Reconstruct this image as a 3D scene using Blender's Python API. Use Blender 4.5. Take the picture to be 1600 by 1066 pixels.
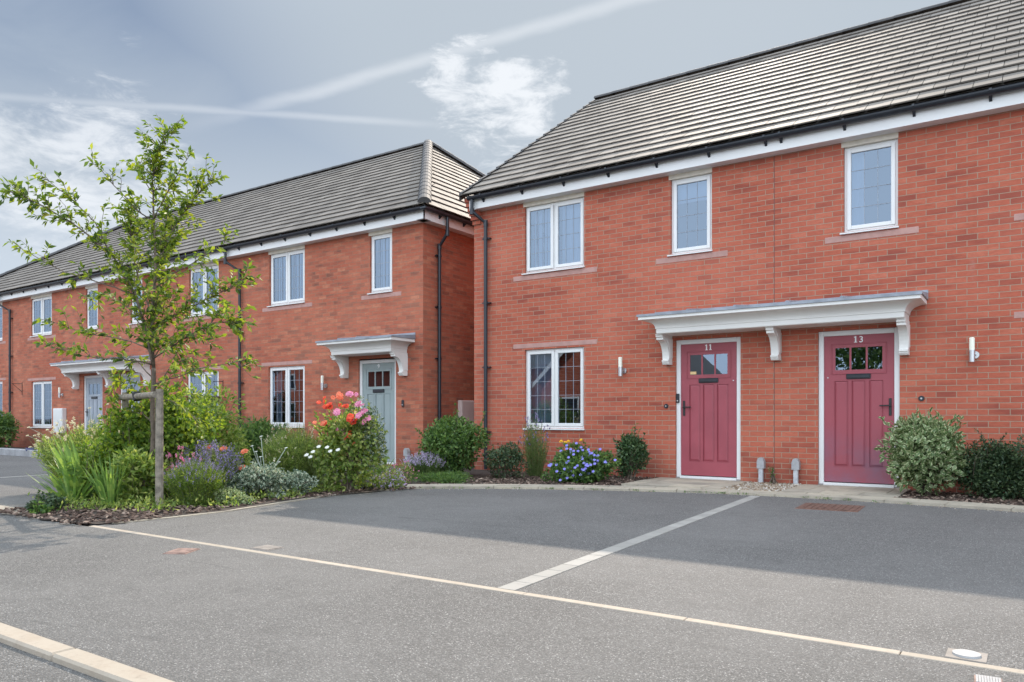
import bpy, math, random
import numpy as np
from mathutils import Vector, Matrix
random.seed(7); RNG = np.random.default_rng(7)
S = bpy.context.scene
for o in list(bpy.data.objects): bpy.data.objects.remove(o)
COL = S.collection
R = math.radians
# ------------------------------------------------------------------ camera
F, HOR, CX = 1190.0, 652.0, 800.0            # focal length / horizon row / centre column of a 1600 px wide picture
TH = math.atan(814/F)                        # the camera looks this far left of the facade normal
CAM = Vector((0, -11.02, .96))
FW = Vector((-math.sin(TH), math.cos(TH), 0)); RT = Vector((math.cos(TH), math.sin(TH), 0)); UP = Vector((0, 0, 1))
cam = bpy.data.cameras.new('camera'); co = bpy.data.objects.new('camera', cam); COL.objects.link(co)
co.location = CAM; co.rotation_euler = (R(90), R(0.0), TH)
cam.sensor_width = 36; cam.lens = 36*F/1600; cam.shift_y = (HOR-533)/1600; cam.clip_end = 2000; cam.clip_start = .05
S.camera = co
S.render.engine = 'CYCLES'
S.view_settings.view_transform = 'Standard'; S.view_settings.look = 'None'; S.view_settings.gamma = 1
S.view_settings.exposure = 0.92
# ------------------------------------------------------------------ sun + sky
SUN = Vector((-2.05, 5.8, 4.86)).normalized()
sl = bpy.data.lights.new('sun', 'SUN'); sl.energy = 2.7; sl.angle = R(.6); sl.color = (1, .88, .74)
so = bpy.data.objects.new('sun', sl); COL.objects.link(so); so.location = (0, 0, 30)
so.rotation_euler = SUN.to_track_quat('Z', 'Y').to_euler()
W = bpy.data.worlds.new('World'); S.world = W; W.use_nodes = True
nt = W.node_tree; nt.nodes.clear()

class NG:
    """small helper to write node graphs"""
    def __init__(s, nt): s.nt = nt
    def n(s, typ, **k):
        nd = s.nt.nodes.new(typ)
        for a, v in k.items():
            if a.startswith('i_'):
                nd.inputs[a[2:].replace('_', ' ')].default_value = v
            else: setattr(nd, a, v)
        return nd
    def l(s, a, b): s.nt.links.new(a, b)
    def math(s, op, a, b=None, c=None, clamp=False):
        nd = s.nt.nodes.new('ShaderNodeMath'); nd.operation = op; nd.use_clamp = clamp
        for i, v in enumerate((a, b, c)):
            if v is None: continue
            if isinstance(v, (int, float)): nd.inputs[i].default_value = v
            else: s.l(v, nd.inputs[i])
        return nd.outputs[0]
    def dot(s, a, vec):
        nd = s.nt.nodes.new('ShaderNodeVectorMath'); nd.operation = 'DOT_PRODUCT'
        s.l(a, nd.inputs[0]); nd.inputs[1].default_value = vec
        return nd.outputs['Value']
    def ss(s, x, a, b, to0=0., to1=1.):
        nd = s.nt.nodes.new('ShaderNodeMapRange'); nd.interpolation_type = 'SMOOTHSTEP'
        s.l(x, nd.inputs[0]); nd.inputs[1].default_value = a; nd.inputs[2].default_value = b
        nd.inputs[3].default_value = to0; nd.inputs[4].default_value = to1
        return nd.outputs[0]
    def noise(s, vec, scale, detail=4, rough=.5, dist=0.):
        nd = s.nt.nodes.new('ShaderNodeTexNoise'); nd.inputs['Scale'].default_value = scale
        nd.inputs['Detail'].default_value = detail; nd.inputs['Roughness'].default_value = rough
        nd.inputs['Distortion'].default_value = dist
        if vec is not None: s.l(vec, nd.inputs['Vector'])
        return nd.outputs['Fac']
    def mix(s, fac, a, b, mode='MIX'):
        nd = s.nt.nodes.new('ShaderNodeMix'); nd.data_type = 'RGBA'; nd.blend_type = mode
        for sock, v in ((nd.inputs[0], fac), (nd.inputs[6], a), (nd.inputs[7], b)):
            if isinstance(v, (int, float)): sock.default_value = v
            elif isinstance(v, tuple): sock.default_value = (*v, 1) if len(v) == 3 else v
            else: s.l(v, sock)
        return nd.outputs[2]
    def ramp(s, x, stops):
        nd = s.nt.nodes.new('ShaderNodeValToRGB'); r = nd.color_ramp
        while len(r.elements) > 1: r.elements.remove(r.elements[-1])
        r.elements[0].position = stops[0][0]; r.elements[0].color = (*stops[0][1], 1)
        for p, c in stops[1:]:
            e = r.elements.new(p); e.color = (*c, 1)
        s.l(x, nd.inputs[0]); return nd.outputs[0]

def ray(px, py): return (FW + RT*((px-CX)/F) + UP*((HOR-py)/F)).normalized()
g = NG(nt)
tc = g.n('ShaderNodeTexCoord').outputs['Generated']
sky = g.n('ShaderNodeTexSky', sky_type='NISHITA', sun_disc=False, sun_elevation=math.asin(SUN.z), sun_rotation=math.atan2(SUN.x, SUN.y))
sky.air_density = 1.0; sky.dust_density = .6; sky.ozone_density = 1.6
bg = g.n('ShaderNodeBackground'); bg.inputs[1].default_value = .040; g.l(sky.outputs[0], bg.inputs[0])
mp = g.n('ShaderNodeMapping'); mp.inputs['Scale'].default_value = (1, 1, 2.6); g.l(tc, mp.inputs[0])
wisp = g.noise(mp.outputs[0], 2.3, 8, .55, .6)
puff = g.noise(mp.outputs[0], 15., 9, .66, .35)
def blob(px, py, r0, r1):                    # soft round patch of sky round one direction of the compass
    return g.ss(g.dot(tc, ray(px, py)), math.cos(r1), math.cos(r0))
def contrail(a, b, w, fa, fb):
    d1, d2 = ray(*a), ray(*b); n = d1.cross(d2).normalized(); m = (d1+d2).normalized()
    t = d2-d1; t = (t - t.dot(m)*m).normalized()
    dist = g.math('ABSOLUTE', g.math('ADD', g.dot(tc, n), g.math('MULTIPLY', g.math('SUBTRACT', g.noise(mp.outputs[0], 14., 4), .5), w*1.2)))
    line = g.ss(dist, w*1.25, 0.)
    along = g.dot(tc, t); lo, hi = d1.dot(t), d2.dot(t)
    fade = g.math('MULTIPLY', g.ss(along, lo, lo+(hi-lo)*.35, fa, 1.), g.ss(along, hi-(hi-lo)*.3, hi, 1., fb))
    side = g.ss(g.dot(tc, m), .2, .5)
    return g.math('MULTIPLY', g.math('MULTIPLY', line, fade), side)
veil = g.ss(wisp, .38, .78, .0, .5)
upz = g.dot(tc, Vector((0, 0, 1)))
veil = g.math('ADD', veil, g.ss(upz, .50, .20, 0., .97), clamp=True)
glow = g.ss(g.dot(tc, SUN), .74, 1.)
veil = g.math('MAXIMUM', veil, g.ss(g.dot(tc, SUN), .74, .92, 0., .93))
def cum(b, lo, hi, gain): return g.math('MULTIPLY', g.ss(g.math('ADD', g.math('MULTIPLY', b, .42), puff), lo, hi), gain)
c1 = g.math('MAXIMUM', cum(blob(785, 172, .0, .10), .74, 1.0, .8), cum(blob(735, 135, .0, .09), .76, 1.0, .75))
c2 = cum(blob(150, 290, .0, .17), .74, 1.05, .65)
c3 = cum(blob(10, 235, .0, .08), .78, 1.05, .5)
c4 = cum(blob(862, 122, .0, .045), .80, 1.0, .6)
c5 = cum(blob(205, 52, .0, .03), .86, 1.1, .3)
k1 = g.math('MULTIPLY', contrail((240, 215), (1010, -6), .0095, 0., .9), .34)
k2 = g.math('MULTIPLY', contrail((-20, 150), (760, 200), .0052, .7, 0.), .26)
cl = c1
for c in (c2, c3, c4, c5, k1, k2): cl = g.math('MAXIMUM', cl, c)
# added fill light: sky brightened overhead and behind the camera for the shaded facades
back_fill = g.ss(g.dot(tc, Vector((.15, -.62, .77)).normalized()), -.15, .8)
vb_ = g.n('ShaderNodeBackground'); g.l(g.mix(glow, (.77, .875, 1.), (.79, .895, 1.)), vb_.inputs[0]); g.l(g.math('ADD', g.math('ADD', .355, g.math('MULTIPLY', g.ss(upz, .34, .08), .09)), g.math('MULTIPLY', back_fill, 1.0)), vb_.inputs[1])
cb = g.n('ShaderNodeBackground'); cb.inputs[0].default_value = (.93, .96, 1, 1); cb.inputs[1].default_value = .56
m1 = g.n('ShaderNodeMixShader'); g.l(g.math('MAXIMUM', veil, g.ss(back_fill, .0, .5)), m1.inputs[0])
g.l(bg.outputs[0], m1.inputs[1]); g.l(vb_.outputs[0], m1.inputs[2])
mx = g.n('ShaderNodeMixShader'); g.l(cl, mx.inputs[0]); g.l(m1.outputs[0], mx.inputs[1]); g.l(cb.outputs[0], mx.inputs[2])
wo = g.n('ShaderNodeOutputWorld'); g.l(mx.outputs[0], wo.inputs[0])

# ------------------------------------------------------------------ materials
M = {}
def mat(name, col=(.5, .5, .5), rough=.6, metal=0., spec=.5, bump=0., bscale=60., var=0., vscale=3., coat=0.):
    m = bpy.data.materials.new(name); m.use_nodes = True; g = NG(m.node_tree)
    b = m.node_tree.nodes['Principled BSDF']; b.inputs['Base Color'].default_value = (*col, 1)
    b.inputs['Roughness'].default_value = rough; b.inputs['Metallic'].default_value = metal
    b.inputs['Specular IOR Level'].default_value = spec; b.inputs['Coat Weight'].default_value = coat
    pos = g.n('ShaderNodeNewGeometry').outputs['Position']
    if var:
        nz = g.noise(pos, vscale, 5, .6)
        g.l(g.mix(g.ss(nz, .3, .7), tuple(c*(1-var) for c in col), tuple(min(1, c*(1+var)) for c in col)), b.inputs['Base Color'])
    if bump:
        bp = g.n('ShaderNodeBump', i_Strength=bump, i_Distance=.01); g.l(g.noise(pos, bscale, 4, .6), bp.inputs['Height'])
        g.l(bp.outputs[0], b.inputs['Normal'])
    M[name] = m; return m, g, b, pos

def brick(name, c1, c2, c3, mortar, rough_edges, patch, msize=.0052):
    m, g, b, pos = mat(name, rough=.88, spec=.25)
    uv = g.n('ShaderNodeUVMap').outputs[0]
    dv = g.n('ShaderNodeVectorMath', operation='MULTIPLY_ADD')
    nzc = g.n('ShaderNodeTexNoise'); nzc.inputs['Scale'].default_value = 26; nzc.inputs['Detail'].default_value = 3; g.l(uv, nzc.inputs['Vector'])
    g.l(nzc.outputs['Color'], dv.inputs[0]); dv.inputs[1].default_value = (rough_edges,)*3; g.l(uv, dv.inputs[2])
    bt = g.n('ShaderNodeTexBrick', offset=.5, squash=1.); bt.inputs['Scale'].default_value = 1
    bt.inputs['Brick Width'].default_value = .225; bt.inputs['Row Height'].default_value = .075
    bt.inputs['Mortar Size'].default_value = msize; bt.inputs['Mortar Smooth'].default_value = .25
    bt.inputs['Color1'].default_value = (0, 0, 0, 1); bt.inputs['Color2'].default_value = (1, 1, 1, 1); bt.inputs['Mortar'].default_value = (.5, .5, .5, 1)
    g.l(dv.outputs[0], bt.inputs['Vector'])
    mpb = g.n('ShaderNodeMapping'); mpb.inputs['Scale'].default_value = (.8, 3.2, 1); g.l(uv, mpb.inputs[0])
    tone = g.math('ADD', g.math('MULTIPLY', bt.outputs['Color'], .60), g.math('MULTIPLY', g.ss(g.noise(mpb.outputs[0], patch, 4, .6), .3, .7), .40))
    c = g.ramp(tone, [(0.12, c2), (.42, c1), (.62, c1), (.92, c3)])
    mpn = g.n('ShaderNodeMapping'); mpn.inputs['Scale'].default_value = (14, 40, 1); g.l(uv, mpn.inputs[0])
    c = g.mix(g.ss(g.noise(mpn.outputs[0], 1., 5, .65), .35, .75, 0., .45), c, tuple(x*.62 for x in c1))
    big = g.noise(uv, .55, 5, .6)
    c = g.mix(g.ss(big, .35, .7, 0., .28), c, tuple(min(1, x*1.25+.02) for x in c3))
    mps = g.n('ShaderNodeMapping'); mps.inputs['Scale'].default_value = (2.6, .35, 1); g.l(uv, mps.inputs[0])
    c = g.mix(g.ss(g.noise(mps.outputs[0], 1.4, 6, .6), .56, .8, 0., .38), c, tuple(x*.6 for x in c1))
    c = g.mix(g.ss(g.noise(uv, 1.1, 7, .7, 1.), .62, .8, 0., .16), c, (.62, .50, .44))
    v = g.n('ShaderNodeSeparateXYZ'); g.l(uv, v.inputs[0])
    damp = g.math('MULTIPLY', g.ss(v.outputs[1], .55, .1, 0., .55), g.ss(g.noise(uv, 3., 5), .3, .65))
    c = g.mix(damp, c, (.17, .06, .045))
    mo = g.mix(g.noise(uv, 9., 4), mortar, tuple(x*.7 for x in mortar))
    c = g.mix(bt.outputs['Fac'], c, mo)
    g.l(c, b.inputs['Base Color'])
    h = g.math('ADD', g.math('MULTIPLY', g.math('SUBTRACT', 1., bt.outputs['Fac']), 1.), g.math('MULTIPLY', g.noise(uv, 60., 4, .6), .5))
    bp = g.n('ShaderNodeBump', i_Strength=.55, i_Distance=.006); g.l(h, bp.inputs['Height']); g.l(bp.outputs[0], b.inputs['Normal'])
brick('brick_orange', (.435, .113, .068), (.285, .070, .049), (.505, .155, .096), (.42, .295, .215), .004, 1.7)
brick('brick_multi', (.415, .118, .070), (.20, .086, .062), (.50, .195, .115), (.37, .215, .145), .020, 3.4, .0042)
mat('white_upvc', (.74, .735, .725), .32, bump=.03, bscale=4, var=.03, vscale=2)
mat('white_paint', (.79, .77, .735), .38, bump=.04, bscale=8, var=.04, vscale=1.5)
mat('cream_trim', (.72, .66, .56), .5, var=.08, vscale=8)
mat('stone_band', (.44, .25, .215), .8, bump=.2, bscale=90, var=.12, vscale=6)
mat('black_plastic', (.018, .022, .03), .34, var=.2, vscale=10)
mat('black_metal', (.02, .02, .022), .4)
mat('lead', (.27, .29, .33), .55, bump=.3, bscale=12, var=.2, vscale=5)
mat('door_red', (.33, .066, .086), .42, bump=.25, bscale=55, var=.07, vscale=3)
mat('door_red_faded', (.30, .056, .074), .46, bump=.25, bscale=55)
def fade_door():
    m = M['door_red_faded']; g = NG(m.node_tree); b = m.node_tree.nodes['Principled BSDF']
    pos = g.n('ShaderNodeNewGeometry').outputs['Position']; sp = g.n('ShaderNodeSeparateXYZ'); g.l(pos, sp.inputs[0])
    t = g.math('MULTIPLY', g.ss(sp.outputs[2], .95, .35), g.ss(g.noise(pos, 2.2, 5, .65), .3, .72))
    g.l(g.mix(t, (.33, .066, .086), (.235, .10, .145)), b.inputs['Base Color'])
fade_door()
mat('door_sage', (.29, .345, .345), .42, bump=.2, bscale=55, var=.05)
mat('door_grey', (.36, .40, .45), .45, bump=.2, bscale=55, var=.05)
mat('number_white', (.85, .85, .85), .35)
mat('lead_came', (.30, .33, .38), .4)
mat('sealant', (.20, .09, .075), .8)
mat('fabric_white', (.66, .70, .74), .9, spec=.2)
mat('fabric_grey', (.52, .54, .55), .9, spec=.2)
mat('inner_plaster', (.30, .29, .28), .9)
mat('lamp_glass', (.86, .84, .72), .25)
mat('steel', (.55, .55, .56), .3, .9)
mat('grey_plastic', (.36, .36, .37), .55, bump=.1, bscale=30, var=.15, vscale=12)
mat('galvanised', (.55, .57, .6), .45, .5, var=.15, vscale=20)
mat('meter_pink', (.72, .60, .56), .5, var=.05)
mat('sticker', (.75, .52, .25), .6)
mat('wood', (.22, .19, .15), .85, bump=.6, bscale=70, var=.35, vscale=14)
mat('bark', (.13, .10, .075), .9, bump=.6, bscale=60, var=.35, vscale=20)
mat('stem_green', (.16, .20, .07), .7, var=.2, vscale=20)
mat('stem_silver', (.45, .50, .42), .8)
mat('pot_blue', (.02, .03, .14), .2, coat=.5)
mat('rubber', (.03, .03, .03), .8)
mat('cover_iron', (.14, .072, .052), .8, bump=.8, bscale=60, var=.45, vscale=25)
mat('cover_pinkish', (.26, .17, .14), .8, bump=.5, bscale=60, var=.3, vscale=18)
mat('cover_cement', (.27, .235, .205), .85, bump=.5, bscale=90, var=.15, vscale=9)
mat('cap_white', (.34, .34, .34), .5, var=.04, vscale=20)
mat('cement_grey', (.30, .30, .31), .85, bump=.4, bscale=60, var=.2, vscale=5)
def tiles_mat():
    m, g, b, pos = mat('roof_tile', (.2, .19, .18), .72, spec=.16)
    isl = g.n('ShaderNodeNewGeometry').outputs['Random Per Island']
    c = g.ramp(isl, [(0., (.135, .119, .105)), (.5, (.175, .155, .136)), (1., (.22, .195, .171))])
    c = g.mix(g.ss(g.noise(pos, 9., 4, .7), .6, .8, 0., .35), c, (.13, .125, .105)); c = g.mix(g.ss(g.noise(pos, .8, 6, .65), .4, .75, 0., .5), c, (.235, .21, .182))
    g.l(c, b.inputs['Base Color'])
    bp = g.n('ShaderNodeBump', i_Strength=.25, i_Distance=.004); g.l(g.noise(pos, 90, 4), bp.inputs['Height']); g.l(bp.outputs[0], b.inputs['Normal'])
tiles_mat()
mat('ridge_tile', (.07, .067, .068), .75, bump=.3, bscale=50, var=.25, vscale=2)
def asphalt(name, base, tint):
    m, g, b, pos = mat(name, rough=.82, spec=.35)
    vo = g.n('ShaderNodeTexVoronoi', feature='F1'); vo.inputs['Scale'].default_value = 150; g.l(pos, vo.inputs['Vector'])
    vo2 = g.n('ShaderNodeTexVoronoi', feature='F1'); vo2.inputs['Scale'].default_value = 230; g.l(pos, vo2.inputs['Vector'])
    sp = g.n('ShaderNodeSeparateColor'); g.l(vo.outputs['Color'], sp.inputs[0])
    grains = g.ramp(sp.outputs[0], [(0., tuple(base*.42*t for t in tint)), (.45, tuple(base*.95*t for t in tint)), (.88, tuple(base*1.5*t for t in tint)), (1., tuple(base*2.9*t for t in tint))])
    gap = g.ss(vo.outputs['Distance'], .35, .7)
    c = g.mix(gap, grains, tuple(base*.66*t for t in tint))
    big = g.noise(pos, .55, 6, .6, .4); mid = g.noise(pos, 4.5, 5, .65)
    c = g.mix(g.ss(big, .35, .7, 0., .42), c, tuple(base*1.35*t for t in tint))
    c = g.mix(g.ss(mid, .45, .85, 0., .5), c, tuple(base*.6*t for t in tint))
    mw = g.n('ShaderNodeMapping'); mw.inputs['Rotation'].default_value = (0, 0, .5); mw.inputs['Scale'].default_value = (.7, 5, 1); g.l(pos, mw.inputs[0])
    c = g.mix(g.ss(g.noise(mw.outputs[0], 1.3, 4, .6, 1.5), .60, .74, 0., .38), c, tuple(base*.45*t for t in tint))
    g.l(c, b.inputs['Base Color'])
    c = g.mix(g.ss(g.noise(pos, 1.7, 3, .5), .66, .74, 0., .28), c, tuple(base*.5*t for t in tint))
    c = g.mix(g.ss(g.noise(pos, 13., 3, .6), .70, .78, 0., .45), c, tuple(base*.45*t for t in tint))
    c = g.mix(g.ss(g.noise(pos, .23, 3, .5), .45, .65, 0., .16), c, (.20, .175, .15))
    h = g.math('SUBTRACT', g.math('MULTIPLY', mid, .3), vo.outputs['Distance'])
    bp = g.n('ShaderNodeBump', i_Strength=.8, i_Distance=.006); g.l(h, bp.inputs['Height']); g.l(bp.outputs[0], b.inputs['Normal'])
asphalt('asphalt', .154, (1.0, .955, .905)); asphalt('asphalt_road', .147, (1.0, .955, .905)); asphalt('asphalt_far', .150, (1.0, .985, .97))
def slab(name, c1, c2, dirt, ds=3.):
    m, g, b, pos = mat(name, rough=.85, spec=.3)
    isl = g.n('ShaderNodeNewGeometry').outputs['Random Per Island']
    c = g.mix(isl, c1, c2)
    c = g.mix(g.ss(g.noise(pos, ds, 6, .65), .42, .72, 0., .75), c, dirt)
    c = g.mix(g.ss(g.noise(pos, 40., 3, .6), .5, .8, 0., .3), c, tuple(x*.6 for x in c1))
    c = g.mix(g.ss(g.noise(pos, 11., 4, .7), .58, .72, 0., .4), c, tuple(x*.5 for x in c1))
    g.l(c, b.inputs['Base Color'])
    bp = g.n('ShaderNodeBump', i_Strength=.4, i_Distance=.004); g.l(g.noise(pos, 80, 5), bp.inputs['Height']); g.l(bp.outputs[0], b.inputs['Normal'])
slab('slab_cream', (.46, .40, .31), (.36, .32, .26), (.23, .205, .17))
slab('edging_cream', (.43, .36, .29), (.36, .31, .25), (.33, .27, .21), 5.)
slab('sett_grey', (.36, .34, .31), (.29, .275, .25), (.27, .26, .24), 5.)
mat('soil', (.045, .033, .026), .95, bump=1., bscale=25, var=.4, vscale=12)
def chips_mat(name, stops):
    m, g, b, pos = mat(name, rough=.85, spec=.2)
    g.l(g.ramp(g.n('ShaderNodeNewGeometry').outputs['Random Per Island'], stops), b.inputs['Base Color'])
chips_mat('mulch', [(0., (.03, .02, .016)), (.45, (.085, .055, .042)), (.8, (.16, .11, .09)), (1., (.36, .27, .21))])
chips_mat('gravel', [(0., (.14, .10, .07)), (.4, (.36, .27, .19)), (.75, (.42, .36, .30)), (1., (.62, .58, .52))])

def glass_mat():
    m = bpy.data.materials.new('glass'); m.use_nodes = True; g = NG(m.node_tree); m.node_tree.nodes.clear()
    tr = g.n('ShaderNodeBsdfTransparent'); tr.inputs[0].default_value = (.42, .50, .60, 1)
    gl = g.n('ShaderNodeBsdfGlossy'); gl.inputs['Roughness'].default_value = .01; gl.inputs[0].default_value = (.62, .75, .92, 1)
    fr = g.n('ShaderNodeFresnel'); fr.inputs[0].default_value = 1.5
    fac = g.math('ADD', g.math('MULTIPLY', fr.outputs[0], 1.6), .16, clamp=True)
    bp = g.n('ShaderNodeBump', i_Strength=.04, i_Distance=.01); g.l(g.noise(g.n('ShaderNodeNewGeometry').outputs['Position'], 2.5, 1), bp.inputs['Height']); g.l(bp.outputs[0], gl.inputs['Normal'])
    ms = g.n('ShaderNodeMixShader'); g.l(fac, ms.inputs[0]); g.l(tr.outputs[0], ms.inputs[1]); g.l(gl.outputs[0], ms.inputs[2])
    o = g.n('ShaderNodeOutputMaterial'); g.l(ms.outputs[0], o.inputs[0]); M['glass'] = m
glass_mat()
def leaf_mat(name, stops, trans=.45, rough=.5, edge=None):
    m = bpy.data.materials.new(name); m.use_nodes = True; g = NG(m.node_tree); b = m.node_tree.nodes['Principled BSDF']
    geo = g.n('ShaderNodeNewGeometry')
    c = g.ramp(geo.outputs['Random Per Island'], stops)
    if edge:                                  # cream margins round a green middle
        uv = g.n('ShaderNodeUVMap'); sp = g.n('ShaderNodeSeparateXYZ'); g.l(uv.outputs[0], sp.inputs[0])
        c = g.mix(g.ss(g.math('ABSOLUTE', g.math('SUBTRACT', sp.outputs[0], .5)), .2, .38), c, edge)
    g.l(c, b.inputs['Base Color']); b.inputs['Roughness'].default_value = rough; b.inputs['Specular IOR Level'].default_value = .35
    t = g.n('ShaderNodeBsdfTranslucent')
    br = g.n('ShaderNodeHueSaturation'); br.inputs['Saturation'].default_value = 1.15; br.inputs['Value'].default_value = 1.5; br.inputs['Hue'].default_value = .485; g.l(c, br.inputs['Color'])
    g.l(br.outputs[0], t.inputs[0])
    ms = g.n('ShaderNodeMixShader'); ms.inputs[0].default_value = trans
    g.l(b.outputs[0], ms.inputs[1]); g.l(t.outputs[0], ms.inputs[2]); g.l(ms.outputs[0], m.node_tree.nodes['Material Output'].inputs[0])
    M[name] = m
leaf_mat('leaf_tree', [(0., (.055, .10, .028)), (.35, (.12, .20, .04)), (.7, (.24, .33, .055)), (.95, (.32, .38, .07)), (1., (.36, .36, .10))])
leaf_mat('leaf_lime', [(0., (.075, .145, .03)), (.5, (.165, .27, .05)), (1., (.34, .42, .08))], .5)
leaf_mat('leaf_meadow', [(0., (.10, .17, .04)), (.5, (.23, .33, .08)), (1., (.42, .46, .15))], .5)
leaf_mat('leaf_dark', [(0., (.028, .055, .028)), (.6, (.06, .10, .045)), (1., (.12, .165, .07))], .25, .4)
leaf_mat('leaf_mid', [(0., (.045, .10, .03)), (.55, (.10, .185, .05)), (1., (.21, .32, .09))], .4, .42)
leaf_mat('leaf_glossy', [(0., (.03, .065, .03)), (.5, (.06, .115, .045)), (1., (.14, .21, .09))], .25, .3)
leaf_mat('leaf_iris', [(0., (.11, .20, .06)), (.6, (.18, .30, .08)), (1., (.30, .40, .11))], .45, .4)
leaf_mat('leaf_silver', [(0., (.20, .25, .20)), (1., (.40, .45, .38))], .25, .7)
leaf_mat('leaf_varieg', [(0., (.09, .15, .055)), (.5, (.16, .24, .10)), (1., (.27, .34, .17))], .3, .35, (.60, .62, .38))
leaf_mat('leaf_euonymus', [(0., (.07, .13, .09)), (.6, (.14, .21, .14)), (1., (.46, .50, .36))], .25, .4, (.66, .68, .52))
leaf_mat('leaf_ceder', [(0., (.035, .055, .02)), (.6, (.075, .10, .03)), (1., (.14, .16, .05))], .2, .6)
leaf_mat('leaf_copper', [(0., (.20, .07, .03)), (1., (.35, .16, .06))], .3, .5)
leaf_mat('petal_lavender', [(0., (.20, .16, .33)), (1., (.42, .35, .58))], .3, .7)
leaf_mat('petal_blue', [(0., (.20, .18, .62)), (1., (.36, .34, .80))], .3, .7)
leaf_mat('petal_mauve', [(0., (.48, .38, .62)), (1., (.70, .58, .76))], .3, .7)
leaf_mat('petal_pink', [(0., (.70, .20, .36)), (1., (.85, .42, .56))], .3, .6)
leaf_mat('petal_red', [(0., (.66, .05, .035)), (1., (.86, .16, .07))], .3, .6)
leaf_mat('petal_coral', [(0., (.75, .16, .09)), (1., (.88, .34, .18))], .3, .6)
leaf_mat('petal_white', [(0., (.68, .68, .62)), (1., (.85, .85, .80))], .3, .7)
leaf_mat('petal_cream', [(0., (.60, .52, .34)), (1., (.80, .76, .56))], .3, .7)
leaf_mat('petal_yellow', [(0., (.75, .40, .03)), (1., (.86, .55, .05))], .3, .6)

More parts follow.
